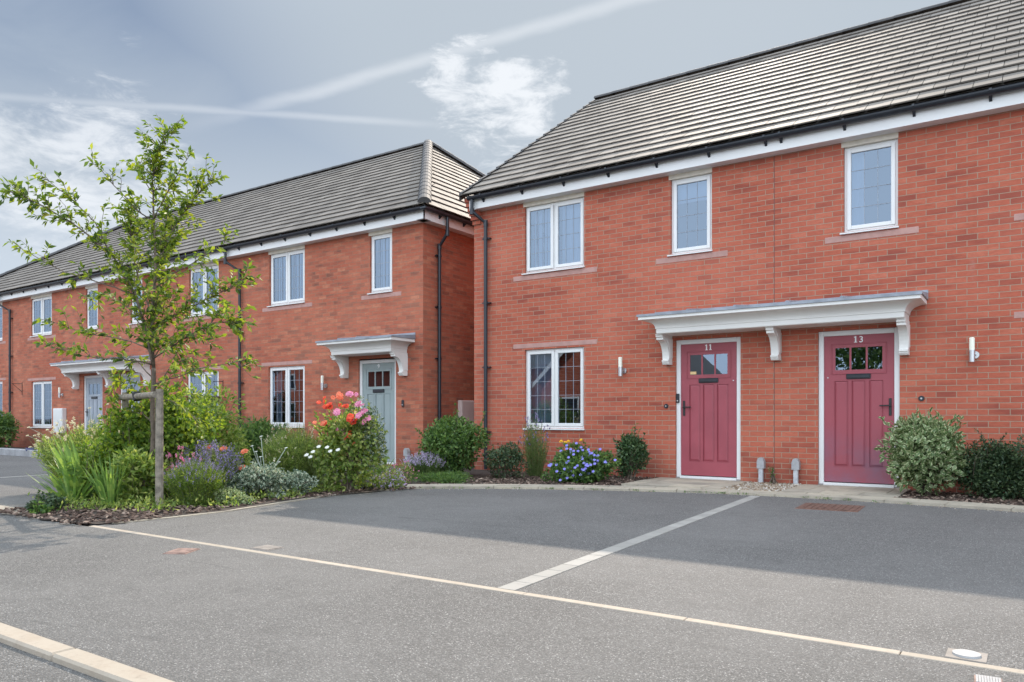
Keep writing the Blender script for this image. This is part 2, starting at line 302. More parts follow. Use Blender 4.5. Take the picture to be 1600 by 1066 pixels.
# ------------------------------------------------------------------ object helpers
def tag(o, label=None, cat=None, group=None, kind=None):
    if label: o['label'] = label
    if cat: o['category'] = cat
    if group: o['group'] = group
    if kind: o['kind'] = kind
    return o
def empty(name, loc, label, cat, group=None):
    o = bpy.data.objects.new(name, None); o.empty_display_size = .2; COL.objects.link(o); o.location = loc
    return tag(o, label, cat, group)
def wloc(o):
    v = Vector((0, 0, 0))
    while o is not None: v += o.location; o = o.parent
    return v
class MB:
    """collects faces in world coordinates, links them as one object"""
    def __init__(s): s.v = []; s.f = []; s.smooth = False
    def poly(s, pts):
        i = len(s.v); s.v += [tuple(p) for p in pts]; s.f.append(tuple(range(i, i+len(pts)))); return s
    def box(s, x0, x1, y0, y1, z0, z1, bev=0.):
        if x0 > x1: x0, x1 = x1, x0
        if y0 > y1: y0, y1 = y1, y0
        if z0 > z1: z0, z1 = z1, z0
        b = min(bev, (x1-x0)*.45, (y1-y0)*.45, (z1-z0)*.45)
        i = len(s.v)
        if b <= 0:
            s.v += [(x, y, z) for z in (z0, z1) for y in (y0, y1) for x in (x0, x1)]
            s.f += [tuple(i+k for k in q) for q in ((0, 2, 3, 1), (4, 5, 7, 6), (0, 1, 5, 4), (2, 6, 7, 3), (0, 4, 6, 2), (1, 3, 7, 5))]
            return s
        # chamfered box: 24 verts
        idx = {}
        for ix, x in enumerate((x0, x1)):
            for iy, y in enumerate((y0, y1)):
                for iz, z in enumerate((z0, z1)):
                    sx, sy, sz = (b if ix == 0 else -b), (b if iy == 0 else -b), (b if iz == 0 else -b)
                    for ax, p in ((0, (x, y+sy, z+sz)), (1, (x+sx, y, z+sz)), (2, (x+sx, y+sy, z))):
                        idx[(ix, iy, iz, ax)] = len(s.v); s.v.append(p)
        I = idx
        for k in (0, 1):
            a = [I[(k, 0, 0, 0)], I[(k, 1, 0, 0)], I[(k, 1, 1, 0)], I[(k, 0, 1, 0)]]; s.f.append(tuple(a if k else a[::-1]))
            a = [I[(0, k, 0, 1)], I[(1, k, 0, 1)], I[(1, k, 1, 1)], I[(0, k, 1, 1)]]; s.f.append(tuple(a if not k else a[::-1]))
            a = [I[(0, 0, k, 2)], I[(1, 0, k, 2)], I[(1, 1, k, 2)], I[(0, 1, k, 2)]]; s.f.append(tuple(a if k else a[::-1]))
        for p in (0, 1):
            for q in (0, 1):
                s.f.append((I[(p, q, 0, 0)], I[(p, q, 0, 1)], I[(p, q, 1, 1)], I[(p, q, 1, 0)]))
                s.f.append((I[(p, 0, q, 0)], I[(p, 0, q, 2)], I[(p, 1, q, 2)], I[(p, 1, q, 0)]))
                s.f.append((I[(0, p, q, 1)], I[(0, p, q, 2)], I[(1, p, q, 2)], I[(1, p, q, 1)]))
                for r_ in (0, 1): s.f.append((I[(p, q, r_, 0)], I[(p, q, r_, 1)], I[(p, q, r_, 2)]))
        return s
    def prism(s, prof, a, b, fn, caps=True):
        """profile [(p,q)] swept between a and b; fn(t,p,q)->xyz"""
        n = len(prof); i = len(s.v)
        s.v += [fn(a, *p) for p in prof] + [fn(b, *p) for p in prof]
        for k in range(n):
            s.f.append((i+k, i+(k+1) % n, i+n+(k+1) % n, i+n+k))
        if caps: s.f.append(tuple(range(i+n-1, i-1, -1))); s.f.append(tuple(range(i+n, i+2*n)))
        return s
    def tube(s, pts, rad, n=8, caps=True):
        pts = [Vector(p) for p in pts]
        if isinstance(rad, (int, float)): rad = [rad]*len(pts)
        i0 = len(s.v)
        for k, p in enumerate(pts):
            a = pts[max(0, k-1)]; b = pts[min(len(pts)-1, k+1)]
            d = (b-a).normalized() if (b-a).length > 1e-9 else Vector((0, 0, 1))
            u = d.cross(Vector((0.13, .99, .05)) if abs(d.y) < .9 else Vector((1, 0, 0))).normalized(); w = d.cross(u)
            for j in range(n):
                t = 2*math.pi*j/n; s.v.append(tuple(p + (u*math.cos(t)+w*math.sin(t))*rad[k]))
        for k in range(len(pts)-1):
            for j in range(n):
                a = i0+k*n+j; b = i0+k*n+(j+1) % n; s.f.append((a, b, b+n, a+n))
        if caps:
            s.f.append(tuple(range(i0+n-1, i0-1, -1))); e = i0+(len(pts)-1)*n; s.f.append(tuple(range(e, e+n)))
        return s
    def build(s, name, m, parent=None, smooth=False, uv=True, fix=True):
        off = wloc(parent) if parent else Vector((0, 0, 0))
        V = np.array(s.v, dtype=float).reshape(-1, 3)
        me = bpy.data.meshes.new(name); me.from_pydata((V-np.array(off)).tolist(), [], s.f)
        me.materials.append(M[m] if isinstance(m, str) else m)
        if fix and len(s.f) < 60000:
            import bmesh
            bm = bmesh.new(); bm.from_mesh(me); bmesh.ops.recalc_face_normals(bm, faces=bm.faces); bm.to_mesh(me); bm.free()
        if uv:
            ul = me.uv_layers.new(name='UVMap'); o = np.array(off)
            co_ = np.empty(len(me.vertices)*3); me.vertices.foreach_get('co', co_); co_ = co_.reshape(-1, 3)+o
            li = np.empty(len(me.loops), dtype=int); me.loops.foreach_get('vertex_index', li)
            nr = np.empty(len(me.polygons)*3); me.polygons.foreach_get('normal', nr); nr = np.abs(nr.reshape(-1, 3))
            lt = np.empty(len(me.polygons), dtype=int); me.polygons.foreach_get('loop_total', lt)
            pn = np.repeat(nr, lt, axis=0); c = co_[li]
            top = (pn[:, 2] > pn[:, 0]) & (pn[:, 2] > pn[:, 1]); sd = ~top & (pn[:, 0] > pn[:, 1])
            U = np.where(sd, c[:, 1]+.1, c[:, 0]); Vv = np.where(top, c[:, 1], c[:, 2]-.012)
            ul.data.foreach_set('uv', np.stack([U, Vv], 1).astype(np.float32).ravel())
        if smooth: me.polygons.foreach_set('use_smooth', [True]*len(me.polygons))
        o = bpy.data.objects.new(name, me); COL.objects.link(o)
        if parent: o.parent = parent
        return o
def dup(o, parent=None, loc=None, rot=None, scale=None):
    c = o.copy(); COL.objects.link(c)
    if parent is not None: c.parent = parent
    if loc is not None: c.location = loc
    if rot is not None: c.rotation_euler = rot
    if scale is not None: c.scale = (scale,)*3
    for ch in list(o.children): dup(ch, c)
    return c
def at(px, py, z): return CAM + FW*z + RT*((px-CX)/F*z) + UP*((HOR-py)/F*z)     # point at depth z along one sight line
def gp(px, py, Z=0.):
    z = (CAM.z-Z)*F/(py-HOR); p = at(px, py, z); p.z = Z; return p
def depth(p): return (Vector(p)-CAM).dot(FW)

# ------------------------------------------------------------------ the ground
def sheet(name, pts, z, m, kind='structure', parent=None):
    mb = MB(); mb.poly([(x, y, z) for x, y in pts]); o = mb.build(name, m, parent); 
    if kind: o['kind'] = kind
    return o
tag(sheet('ground', [(-400, -400), (400, -400), (400, 400), (-400, 400)], -.06, 'asphalt_far'))
tag(sheet('road', [(-60, -26), (30, -26), (30, -9.535), (-60, -9.535)], -.024, 'asphalt_road'))
tag(sheet('shared_surface', [(-60, -9.43), (30, -9.43), (30, -7.60), (-60, -7.60)], .0, 'asphalt_road'))
tag(sheet('parking_area', [(-60, -7.545), (30, -7.545), (30, 0), (-60, 0)], .0, 'asphalt'))
def blocks_line(name, x0, x1, y0, y1, z0, z1, L, m, gap=.006, bev=.006):
    mb = MB(); x = x0
    while x < x1-.05:
        e = min(x+L, x1); mb.box(x+gap/2, e-gap/2, y0, y1, z0, z1+random.uniform(-.001, .001), bev); x = e
    return tag(mb.build(name, m), kind='structure')
blocks_line('road_kerb', -60, 30, -9.535, -9.43, -.2, .006, .915, 'edging_cream', .008, .010)
blocks_line('bay_edging', -6.85, 30, -7.60, -7.545, -.1, .004, .915, 'edging_cream', .004, .003)
blocks_line('bay_edging_left', -60, -8.3, -7.62, -7.33, -.1, .005, .4, 'edging_cream', .006, .004)
# sett line between two parking bays
mb = MB(); a = Vector((-2.42, -7.54)); b = Vector((-2.78, -1.72)); n = 29; d = (b-a)/n; w = Vector((d.y, -d.x)).normalized()*.057
for i in range(n):
    p = a+d*i; q = a+d*(i+.965); h = .004+random.uniform(-.0008, .0008)
    mb.poly([(p.x-w.x, p.y-w.y, h), (p.x+w.x, p.y+w.y, h), (q.x+w.x, q.y+w.y, h), (q.x-w.x, q.y-w.y, h)])
    for u, v in ((p-w, q-w), (q+w, p+w), (p+w, p-w), (q-w, q+w)): mb.poly([(u.x, u.y, h), (u.x, u.y, -.03), (v.x, v.y, -.03), (v.x, v.y, h)])
tag(mb.build('bay_divider', 'sett_grey'), kind='structure')
mb = MB()
for i in range(29):
    y = -7.31+i*.2; h = .004+random.uniform(-.0008, .0008); mb.box(-13.57, -13.46, y+.004, y+.196, -.03, h)
tag(mb.build('bay_divider_far', 'sett_grey'), kind='structure')
# paved strip in front of the doors: two staggered rows, following the bay's rear edge
front = [(-6.95, -3.42), (-6.3, -2.98), (-5.76, -2.60), (-4.95, -2.24), (-4.13, -1.93), (-3.36, -1.70), (-2.6, -1.63), (-1.93, -1.61), (-.94, -1.66), (-.1, -1.78), (.8, -1.85), (3, -1.9), (8, -1.9)]
def along(poly, s):
    for (a, b) in zip(poly, poly[1:]):
        L = math.dist(a, b)
        if s <= L: t = s/L; return Vector((a[0]+(b[0]-a[0])*t, a[1]+(b[1]-a[1])*t)), Vector((b[0]-a[0], b[1]-a[1])).normalized()
        s -= L
    return Vector(poly[-1]), Vector((1, 0))
tot = sum(math.dist(a, b) for a, b in zip(front, front[1:]))
def slab_row(mb, off0, off1, L, ph, top=.03):
    s = -ph
    while s < tot-.1:
        a, da = along(front, max(0, s+.004)); b, db = along(front, min(tot, s+L-.004))
        na = Vector((-da.y, da.x)); nb = Vector((-db.y, db.x))
        if (b-a).length > .1:
            h = top+random.uniform(-.003, .003)
            P = [a+na*(off0+.003), b+nb*(off0+.003), b+nb*(off1-.003), a+na*(off1-.003)]
            mb.poly([(p.x, p.y, h) for p in P])
            for k in range(4):
                p, q = P[k], P[(k+1) % 4]; mb.poly([(p.x, p.y, h), (p.x, p.y, -.02), (q.x, q.y, -.02), (q.x, q.y, h)])
        s += L
mb = MB(); slab_row(mb, 0, .20, .60, 0); slab_row(mb, .20, .42, .6, .3)
# the two paths to the doors
for (xa, xb) in ((-4.75, -3.35), (-2.62, -1.30)):
    y = -1.38 if xa < -3 else -1.20
    while y < -.02:
        y1 = min(y+.4, -.01); x = xa - (.2 if int(y*10) % 2 else 0)
        while x < xb:
            x1 = min(x+.45, xb); x0 = max(x, xa)
            if x1-x0 > .05: mb.box(x0+.003, x1-.003, y+.003, y1-.003, -.02, .034+random.uniform(-.003, .003))
            x += .45
        y = y1
tag(mb.build('paving', 'slab_cream'), kind='structure')
# planting beds
sheet('planting_bed', [(-8.6, -7.32), (-7.6, -7.66), (-6.85, -7.52), (-6.80, -6.9), (-6.76, -6.3), (-6.95, -5.4), (-7.02, -4.6), (-6.93, -3.83), (-7.15, -3.3), (-6.5, -2.7), (-5.9, -2.25), (-5.2, -1.9), (-4.75, -1.6), (-4.75, -.0), (-9.59, 0), (-9.5, -3), (-8.9, -6.6)], .012, 'soil')
sheet('planting_bed_right', [(-1.3, 0), (-1.3, -1.22), (-.6, -1.25), (.5, -1.42), (8, -1.45), (8, 0)], .012, 'soil')
sheet('planting_bed_far', [(-60, 0), (-60, -2.2), (-18.5, -2.0), (-17.5, 0)], .012, 'soil')
sheet('planting_bed_middle', [(-16.8, -.0), (-16.8, -1.4), (-11.6, -1.4), (-11.6, 0)], .012, 'soil')
def scatter(name, m, polyfn, n, smin, smax, flat, z0):
    rg = np.random.default_rng(len(name)); mb = MB(); k = 0; tries = 0
    while k < n and tries < n*20:
        tries += 1; r = polyfn(rg)
        if r is None: continue
        x, y = r; k += 1
        L = rg.uniform(smin, smax); w_ = L*rg.uniform(.35, .8); t = rg.uniform(0, math.pi); h = L*flat*rg.uniform(.5, 1.3)
        c, s_ = math.cos(t), math.sin(t); z = z0+rg.uniform(0, .012); tx, ty = rg.uniform(-.35, .35, 2)
        q = [(-L/2, -w_*.3), (0, -w_/2), (L/2, -w_*.2), (L*.45, w_*.4), (-L*.1, w_/2), (-L*.48, w_*.25)]
        B = [(x+a*c-b_*s_, y+a*s_+b_*c, z+a*tx+b_*ty) for a, b_ in q]; T = [(x+.75*(a*c-b_*s_), y+.75*(a*s_+b_*c), z+a*tx+b_*ty+h) for a, b_ in q]
        i = len(mb.v); mb.v += B+T; mb.f.append(tuple(range(i+6, i+12)))
        for e in range(6): mb.f.append((i+e, i+(e+1) % 6, i+6+(e+1) % 6, i+6+e))
    return tag(mb.build(name, m, uv=False, fix=False), kind='stuff')
def in_left(rg):
    if rg.uniform() < .62:
        x, y = rg.uniform(-9.0, -6.72), rg.uniform(-7.68, -3.3)
        xe = -6.80 if y > -7.5 else -6.9; xe += .05*math.sin(y*5)
        if -6.3 < y < -3.8: xe -= .2
        if x > xe or (x < -8.7+(y+7)*.0 and y < -6.7): return None
        return x, y
    x = rg.uniform(-7.2, -4.75); yf = np.interp(x, [-6.9, -5.9, -5.2, -4.75], [-3.0, -2.2, -1.85, -1.55]); y = rg.uniform(-3, -.03)
    return (x, y) if y > yf else None
tag(scatter('bark_mulch', 'mulch', in_left, 9000, .012, .06, .18, .014), None)
def in_right(rg):
    x = rg.uniform(-1.32, 2.5); y = rg.uniform(-1.5, -.03); return (x, y) if y > np.interp(x, [-1.3, -.6, .5, 2.5], [-1.24, -1.26, -1.42, -1.45]) else None
scatter('bark_mulch_right', 'mulch', in_right, 2600, .012, .06, .18, .014)
scatter('gravel', 'gravel', lambda rg: (rg.uniform(-3.36, -2.62), rg.uniform(-1.3, -.03)), 2000, .012, .04, .5, .012)
sheet('gravel_bed', [(-3.35, -1.36), (-2.62, -1.3), (-2.62, 0), (-3.35, 0)], .010, 'soil')

# ------------------------------------------------------------------ houses
ZS, ZF, YF = 4.67, 4.86, -.19               # soffit, fascia top, fascia front
ZE, YE = 4.925, -.265                       # tile edge at the eaves
YR, ZR = 4.81, 8.38                         # ridge
YB = 2*YR-YE
def wall_panel(mb, x0, x1, z0, z1, holes, y=0., t=.1):
    xs = sorted({x0, x1, *[h[0] for h in holes], *[h[1] for h in holes]}); zs = sorted({z0, z1, *[h[2] for h in holes], *[h[3] for h in holes]})
    for xa, xb in zip(xs, xs[1:]):
        for za, zb in zip(zs, zs[1:]):
            cx, cz = (xa+xb)/2, (za+zb)/2
            if any(h[0] < cx < h[1] and h[2] < cz < h[3] for h in holes): continue
            mb.poly([(xa, y, za), (xb, y, za), (xb, y, zb), (xa, y, zb)])
    for a, b, c, d in holes:
        mb.poly([(a, y, c), (a, y+t, c), (a, y+t, d), (a, y, d)]); mb.poly([(b, y, c), (b, y, d), (b, y+t, d), (b, y+t, c)])
        mb.poly([(a, y, c), (b, y, c), (b, y+t, c), (a, y+t, c)]); mb.poly([(a, y, d), (a, y+t, d), (b, y+t, d), (b, y, d)])
def curtain(parent, x0, x1, z0, z1, m, pleat=.075, y=.17, amp=.018, vertical_blind=False):
    mb = MB(); x = x0; pts = []
    if vertical_blind:
        while x < x1-.02:
            mb.poly([(x, y+.012, z0), (min(x1, x+.083), y-.012, z0), (min(x1, x+.083), y-.012, z1), (x, y+.012, z1)]); x += .089
    else:
        n = max(8, int((x1-x0)/.012))
        for k in range(n+1):
            xx = x0+(x1-x0)*k/n; pts.append((xx, y+amp*math.sin(2*math.pi*(xx-x0)/pleat)+amp*.4*math.sin(xx*31)))
        for (a, b_) in zip(pts, pts[1:]): mb.poly([(a[0], a[1], z0), (b_[0], b_[1], z0), (b_[0], b_[1], z1), (a[0], a[1], z1)])
    o = mb.build('blind' if vertical_blind else 'curtain', m, parent, smooth=not vertical_blind); return o
def window(parent, x0, x1, z0, z1, leaves, upper, bars=(2, 3), inside=(), ajar=False):
    fy = .045; fw = .05; mb = MB()
    mb.box(x0, x0+fw, fy, fy+.06, z0, z1, .004); mb.box(x1-fw, x1, fy, fy+.06, z0, z1, .004)
    mb.box(x0+fw, x1-fw, fy+.001, fy+.06, z0, z0+fw, .004); mb.box(x0+fw, x1-fw, fy+.001, fy+.06, z1-fw, z1, .004)
    edges = [x0+fw+(x1-x0-2*fw)*k/leaves for k in range(leaves+1)]
    for e in edges[1:-1]: mb.box(e-.022, e+.022, fy+.002, fy+.06, z0+fw, z1-fw, .004)
    win = mb.build('window', 'white_upvc', parent)
    for k in range(leaves):
        a = edges[k]-(.015 if k == 0 else -.012); b = edges[k+1]+(.015 if k == leaves-1 else -.012)
        a_, b_ = a, b; c, d = z0+fw-.018, z1-fw+.018; sy = fy-.016; sw = .052
        if ajar and k == 0: sy -= .012; b_ -= .012
        sh = MB(); sh.box(a_, a_+sw, sy, sy+.05, c, d, .005); sh.box(b_-sw, b_, sy, sy+.05, c, d, .005)
        sh.box(a_+sw-.001, b_-sw+.001, sy+.0015, sy+.05, c, c+sw, .005); sh.box(a_+sw-.001, b_-sw+.001, sy+.0015, sy+.05, d-sw, d, .005)
        sh.build('sash', 'white_upvc', win)
        ga, gb, gc, gd = a_+sw-.004, b_-sw+.004, c+sw-.004, d-sw+.004; gy = sy+.026
        MB().poly([(ga, gy, gc), (gb, gy, gc), (gb, gy, gd), (ga, gy, gd)]).build('pane', 'glass', win, fix=False)
        br = MB()
        for i in range(bars[0]): xx = ga+(gb-ga)*(i+1)/(bars[0]+1); br.box(xx-.003, xx+.003, gy-.005, gy+.006, gc, gd)
        for i in range(bars[1]): zz = gc+(gd-gc)*(i+1)/(bars[1]+1); br.box(ga, gb, gy-.0065, gy+.0045, zz-.003, zz+.003)
        br.build('leaded_bars', 'lead_came', win)
    sl = MB(); sl.prism([(-.035, z0-.03), (-.035, z0-.012), (fy, z0+.004), (fy+.05, z0+.004), (fy+.05, z0-.03)], x0-(.045 if upper else .02), x1+.012, lambda t, p, q: (t, p, q))
    sl.build('sill', 'white_upvc', win)
    if upper: MB().box(x0-.03, x1+.004, -.003, fy+.055, z1+.0, ZS+.002).build('head_trim', 'cream_trim', win)
    else: MB().box(x0-.01, x1+.005, .02, fy+.05, z1+.002, z1+.022, .003).build('head_trim', 'white_upvc', win)
    for kind, a, b, m in inside:
        xa = x0+(x1-x0)*a; xb = x0+(x1-x0)*b
        if kind == 'roller': MB().box(xa, xb, .15, .16, z1-.35, z1).build('blind', m, win)
        elif kind == 'half': curtain(win, xa, xb, z0, z1, m, .12)
        else: curtain(win, xa, xb, z0, z1, m, vertical_blind=(kind == 'blind'))
    # stone-coloured band
    zb = (z0-.125, z0-.042) if upper else (z1+.028, z1+.105)
    MB().box(x0-.24, x1+.24, -.004, .05, *zb, .003).build('stone_band', 'stone_band', parent)
    return win
def text_mesh(txt, size, m, parent, x, y, z):
    cu = bpy.data.curves.new('number', 'FONT'); cu.body = txt; cu.size = size; cu.extrude = .004; cu.align_x = 'CENTER'; cu.resolution_u = 4; cu.space_character = 1.15; cu.offset = .0012
    ob = bpy.data.objects.new('tmp', cu); COL.objects.link(ob)
    me = bpy.data.meshes.new_from_object(ob.evaluated_get(bpy.context.evaluated_depsgraph_get())); bpy.data.objects.remove(ob)
    me.transform(Matrix.Rotation(R(90), 4, 'X')); off = wloc(parent)
    me.transform(Matrix.Translation(Vector((x, y, z))-off)); me.materials.clear(); me.materials.append(M[m])
    o = bpy.data.objects.new('number', me); COL.objects.link(o); o.parent = parent; return o
def serif_one(x, y, z, h, m, parent):          # a numeral one with slab serifs
    mb = MB(); mb.box(x-.0085, x+.0085, y-.004, y, z, z+h); mb.box(x-.02, x+.02, y-.0045, y, z, z+.008); mb.box(x-.02, x-.004, y-.0045, y, z+h-.018, z+h-.006)
    return mb
def door(parent, x0, x1, m, num, handle_left, label, z0=.035, z1=2.135, sticker=False):
    fw = .068; fy = .03; sl0, sl1 = x0+fw, x1-fw; dz0, dz1 = z0+.045, z1-fw; dy = .055; c = (sl0+sl1)/2; w = sl1-sl0
    k = w/.864; dd_ = z1-2.135
    cols = [(c+k*o-.082*k, c+k*o+.082*k) for o in (-.215, 0, .215)]; gcol = [(c+k*o-.088*k, c+k*o+.088*k) for o in (-.2, 0, .2)]
    gz0, gz1, pz0, pz1 = 1.60+dd_, 1.90+dd_, .30, 1.45+dd_
    holes = [(a, b, gz0, gz1) for a, b in gcol] + [(a, b, pz0, pz1) for a, b in cols]
    mb = MB(); wall_panel(mb, sl0, sl1, dz0, dz1, holes, dy, .010)
    # raised frame moulding round the glass
    gx0, gx1 = cols[0][0]-.045*k, cols[2][1]+.045*k
    for q in ((gx0, gx1, gz1+.045, gz1+.06), (gx0, gx1, gz0-.06, gz0-.045), (gx0, gx0+.014, gz0-.045, gz1+.045), (gx1-.014, gx1, gz0-.045, gz1+.045)):
        mb.box(q[0], q[1], dy-.009, dy+.004, q[2], q[3], .003)
    for a, b in cols:
        i = .026*k; mb.poly([(a+i, dy-.0005, pz0+i), (b-i, dy-.0005, pz0+i), (b-i, dy-.0005, pz1-i), (a+i, dy-.0005, pz1-i)])
        P = [(a, pz0), (b, pz0), (b, pz1), (a, pz1)]; Q = [(a+i, pz0+i), (b-i, pz0+i), (b-i, pz1-i), (a+i, pz1-i)]
        for e in range(4):
            p, q = P[e], P[(e+1) % 4]; r_, s_ = Q[(e+1) % 4], Q[e]; mb.poly([(p[0], dy+.010, p[1]), (q[0], dy+.010, q[1]), (r_[0], dy-.0005, r_[1]), (s_[0], dy-.0005, s_[1])])
        for q in ((a-.008, a, pz0, pz1), (b, b+.008, pz0, pz1), (a-.008, b+.008, pz0-.008, pz0), (a-.008, b+.008, pz1, pz1+.008)): mb.box(q[0], q[1], dy-.004, dy+.003, q[2], q[3])
    d = mb.build('door', m, parent); d['label'] = label
    fr = MB(); fr.box(x0, x0+fw, fy, fy+.07, z0, z1, .006); fr.box(x1-fw, x1, fy, fy+.07, z0, z1, .006); fr.box(x0+fw-.002, x1-fw+.002, fy+.002, fy+.07, z1-fw, z1, .006)
    fr.box(x0+fw, x1-fw, .0, fy+.08, z0-.005, z0+.034, .004)
    fr.build('door_frame', 'white_upvc', d)
    for a, b in gcol: MB().poly([(a, dy+.0085, gz0), (b, dy+.0085, gz0), (b, dy+.0085, gz1), (a, dy+.0085, gz1)]).build('pane', 'glass', d, fix=False)
    lb = MB().box(c-.15*k, c+.15*k, dy-.02, dy+.001, 1.475+dd_, 1.545+dd_, .006); lb.box(c-.14*k, c+.14*k, dy-.028, dy-.018, 1.488+dd_, 1.532+dd_, .004); lb.build('letterbox', 'black_plastic', d)
    hx = sl0+.05 if handle_left else sl1-.05; sg = 1 if handle_left else -1
    h = MB().box(hx-.017, hx+.017, dy-.012, dy, .98, 1.21, .005); h.box(hx-.01, hx+.01, dy-.05, dy-.01, 1.10, 1.125, .004); h.box(hx-.01*sg, hx+.125*sg, dy-.055, dy-.038, 1.103, 1.122, .005)
    h.build('handle', 'black_metal', d)
    MB().tube([(sl0+.05 if not handle_left else sl1-.055, dy-.005, 1.5), (sl0+.05 if not handle_left else sl1-.055, dy+.002, 1.5)], .009, 10).build('spyhole', 'steel', d)
    if num == '11':
        nb = serif_one(c-.03, dy, 1.965+dd_, .085, None, d); n2 = serif_one(c+.03, dy, 1.965+dd_, .085, None, d)
        i = len(nb.v); nb.v += n2.v; nb.f += [tuple(q+i for q in f_) for f_ in n2.f]; nb.build('number', 'number_white', d)
    elif num == '13':
        serif_one(c-.035, dy, 1.965+dd_, .085, None, d).build('number', 'number_white', d); text_mesh('3', .118, 'number_white', d, c+.035, dy-.004, 1.965+dd_)
    elif num: text_mesh(num, .118, 'number_white', d, c, dy-.004, 1.965+dd_)
    if sticker: MB().box(cols[0][0]+.01, cols[0][0]+.105, dy+.004, dy+.0065, gz0+.008, gz0+.05).build('sticker', 'sticker', d)
    return d
PROF = [(-.0, .0)]
def canopy(parent, x0, x1, brackets, label, seams):
    """moulded canopy: front board, cove, lower band, soffit; lead sheet over it; brackets"""
    yo, yi = -.65, -.45; zt, zb1, zc, zb0 = 2.455, 2.40, 2.275, 2.20
    cov = [(yo, zt), (yo, zb1), (yo+.02, zb1-.004)]
    for i in range(1, 8):
        t = i/8*math.pi/2; cov.append((yo+.02+(yi-.012-yo-.02)*math.sin(t), zc+.012+(zb1-.004-zc-.012)*(1-(1-math.cos(t))) if False else zc+.012+(zb1-.016-zc)*math.cos(t)))
    cov += [(yi-.012, zc+.012), (yi-.012, zc), (yi, zc-.004), (yi, zb0+.01), (yi+.008, zb0)]
    mb = MB()
    rings = []
    for (y, z) in cov:
        e = -(y-yi)                                      # same profile returned round both ends
        rings.append([(x0+.2-e, 0, z), (x0+.2-e, y, z), (x1-.2+e, y, z), (x1-.2+e, 0, z)])
    for a, b in zip(rings, rings[1:]):
        for k in range(3): mb.poly([a[k], a[k+1], b[k+1], b[k]])
    r0 = rings[-1]; mb.poly([r0[0], r0[1], r0[2], r0[3]])
    r0 = rings[0]; mb.poly([r0[3], r0[2], r0[1], r0[0]])
    c = mb.build('canopy', 'white_paint', parent); c['label'] = label
    ld = MB(); a, b = x0-.018, x1+.018
    ld.prism([(yo-.02, zt-.012), (yo-.02, zt+.022), (-.012, 2.545), (-.012, 2.585), (-.001, 2.585), (-.001, zt+.004), (yo-.006, zt+.004), (yo-.006, zt-.012)], a, b, lambda t, p, q: (t, p, q))
    for s in seams:
        ld.tube([(s, yo+.03, zt+.034), (s, -.03, 2.562)], .022, 8)
    ld.build('lead_sheet', 'lead', c)
    for bx in brackets:
        pr = [(0, 1.80), (-.155, 1.80), (-.155, 1.765), (-.12, 1.765)]
        pr = [(-.002, 1.76), (-.125, 1.76), (-.145, 1.785), (-.145, 1.80), (-.165, 1.805), (-.165, 1.825), (-.13, 1.835)]
        for i in range(0, 9):
            t = i/8*math.pi/2; pr.append((-.13-(.20)*(1-math.cos(t)), 1.84+.27*math.sin(t)))
        pr += [(-.36, 2.12), (-.36, 2.15), (-.39, 2.16), (-.39, 2.185), (-.41, 2.19), (-.41, 2.199), (-.002, 2.199)]
        m = MB(); m.prism(pr, bx, bx+.105, lambda t, p, q: (t, p, q))
        m.prism([(-.001, 1.86), (-.10, 1.86), (-.12, 2.0), (-.20, 2.12), (-.27, 2.15), (-.001, 2.15)], bx+.018, bx+.123, lambda t, p, q: (t-.0+.0, p-.0, q) if t < bx+.1 else (bx+.1115, p, q))
        m.build('bracket', 'white_paint', c)
    return c
def half_round(mb, a, b, axis, yc, zc, r=.057, t=.006):
    pr = [(r*math.cos(math.pi+math.pi*i/10), r*math.sin(math.pi+math.pi*i/10)) for i in range(11)]
    pi = [((r-t)*p[0]/r, (r-t)*p[1]/r) for p in pr][::-1]
    full = [(pr[0][0]-.004, .006)] + pr + [(pr[-1][0]+.004, .006)] + pi
    fn = (lambda u, p, q: (u, yc+p, zc+q)) if axis == 'x' else (lambda u, p, q: (yc+p, u, zc+q))
    mb.prism(full, a, b, fn)
def tile_slope(mb, P0, U, V, N, length, uL, uR, wid=.30, gauge=.334, rg=None):
    """lapped flat tiles; P0 eaves corner, U along eaves, V up the slope, N outward; uL/uR(s) limits"""
    rg = rg or random.Random(3); n = int(length/gauge+.5); gauge = length/n
    P0, U, V, N = map(Vector, (P0, U, V, N))
    for i in range(n):
        s0 = i*gauge - (.0 if i else .02); s1 = (i+1)*gauge+.05; a0 = uL(s0); b0 = uR(s0); a1 = uL(s1); b1 = uR(s1)
        lo = min(a0, a1); hi = max(b0, b1); k = math.floor(lo/wid)-1; ph = (i % 2)*wid/2
        while k*wid+ph < hi:
            u0 = k*wid+ph+.004; u1 = u0+wid-.008; k += 1
            A0, B0 = max(u0, a0), min(u1, b0); A1, B1 = max(u0, a1), min(u1, b1)
            if B0 <= A0+.004 and B1 <= A1+.004: continue
            B0 = max(B0, A0+.001); B1 = max(B1, A1+.001)
            j = rg.uniform(-.0025, .0025); j2 = rg.uniform(-.002, .002); sj = rg.uniform(-.003, .003)
            def P(u, s, h): return tuple(P0+U*u+V*s+N*h)
            t0, t1 = .036+j, .006
            q = [P(A0, s0+sj, t0), P(B0, s0+sj, t0+j2), P(B1, s1, t1), P(A1, s1, t1)]; bq = [P(A0, s0+sj, 0.019), P(B0, s0+sj, .019), P(B1, s1, -.004), P(A1, s1, -.004)]
            x = len(mb.v); mb.v += q+bq
            mb.f += [(x, x+1, x+2, x+3), (x+4, x+5, x+1, x), (x+5, x+6, x+2, x+1), (x+7, x+4, x, x+3)]
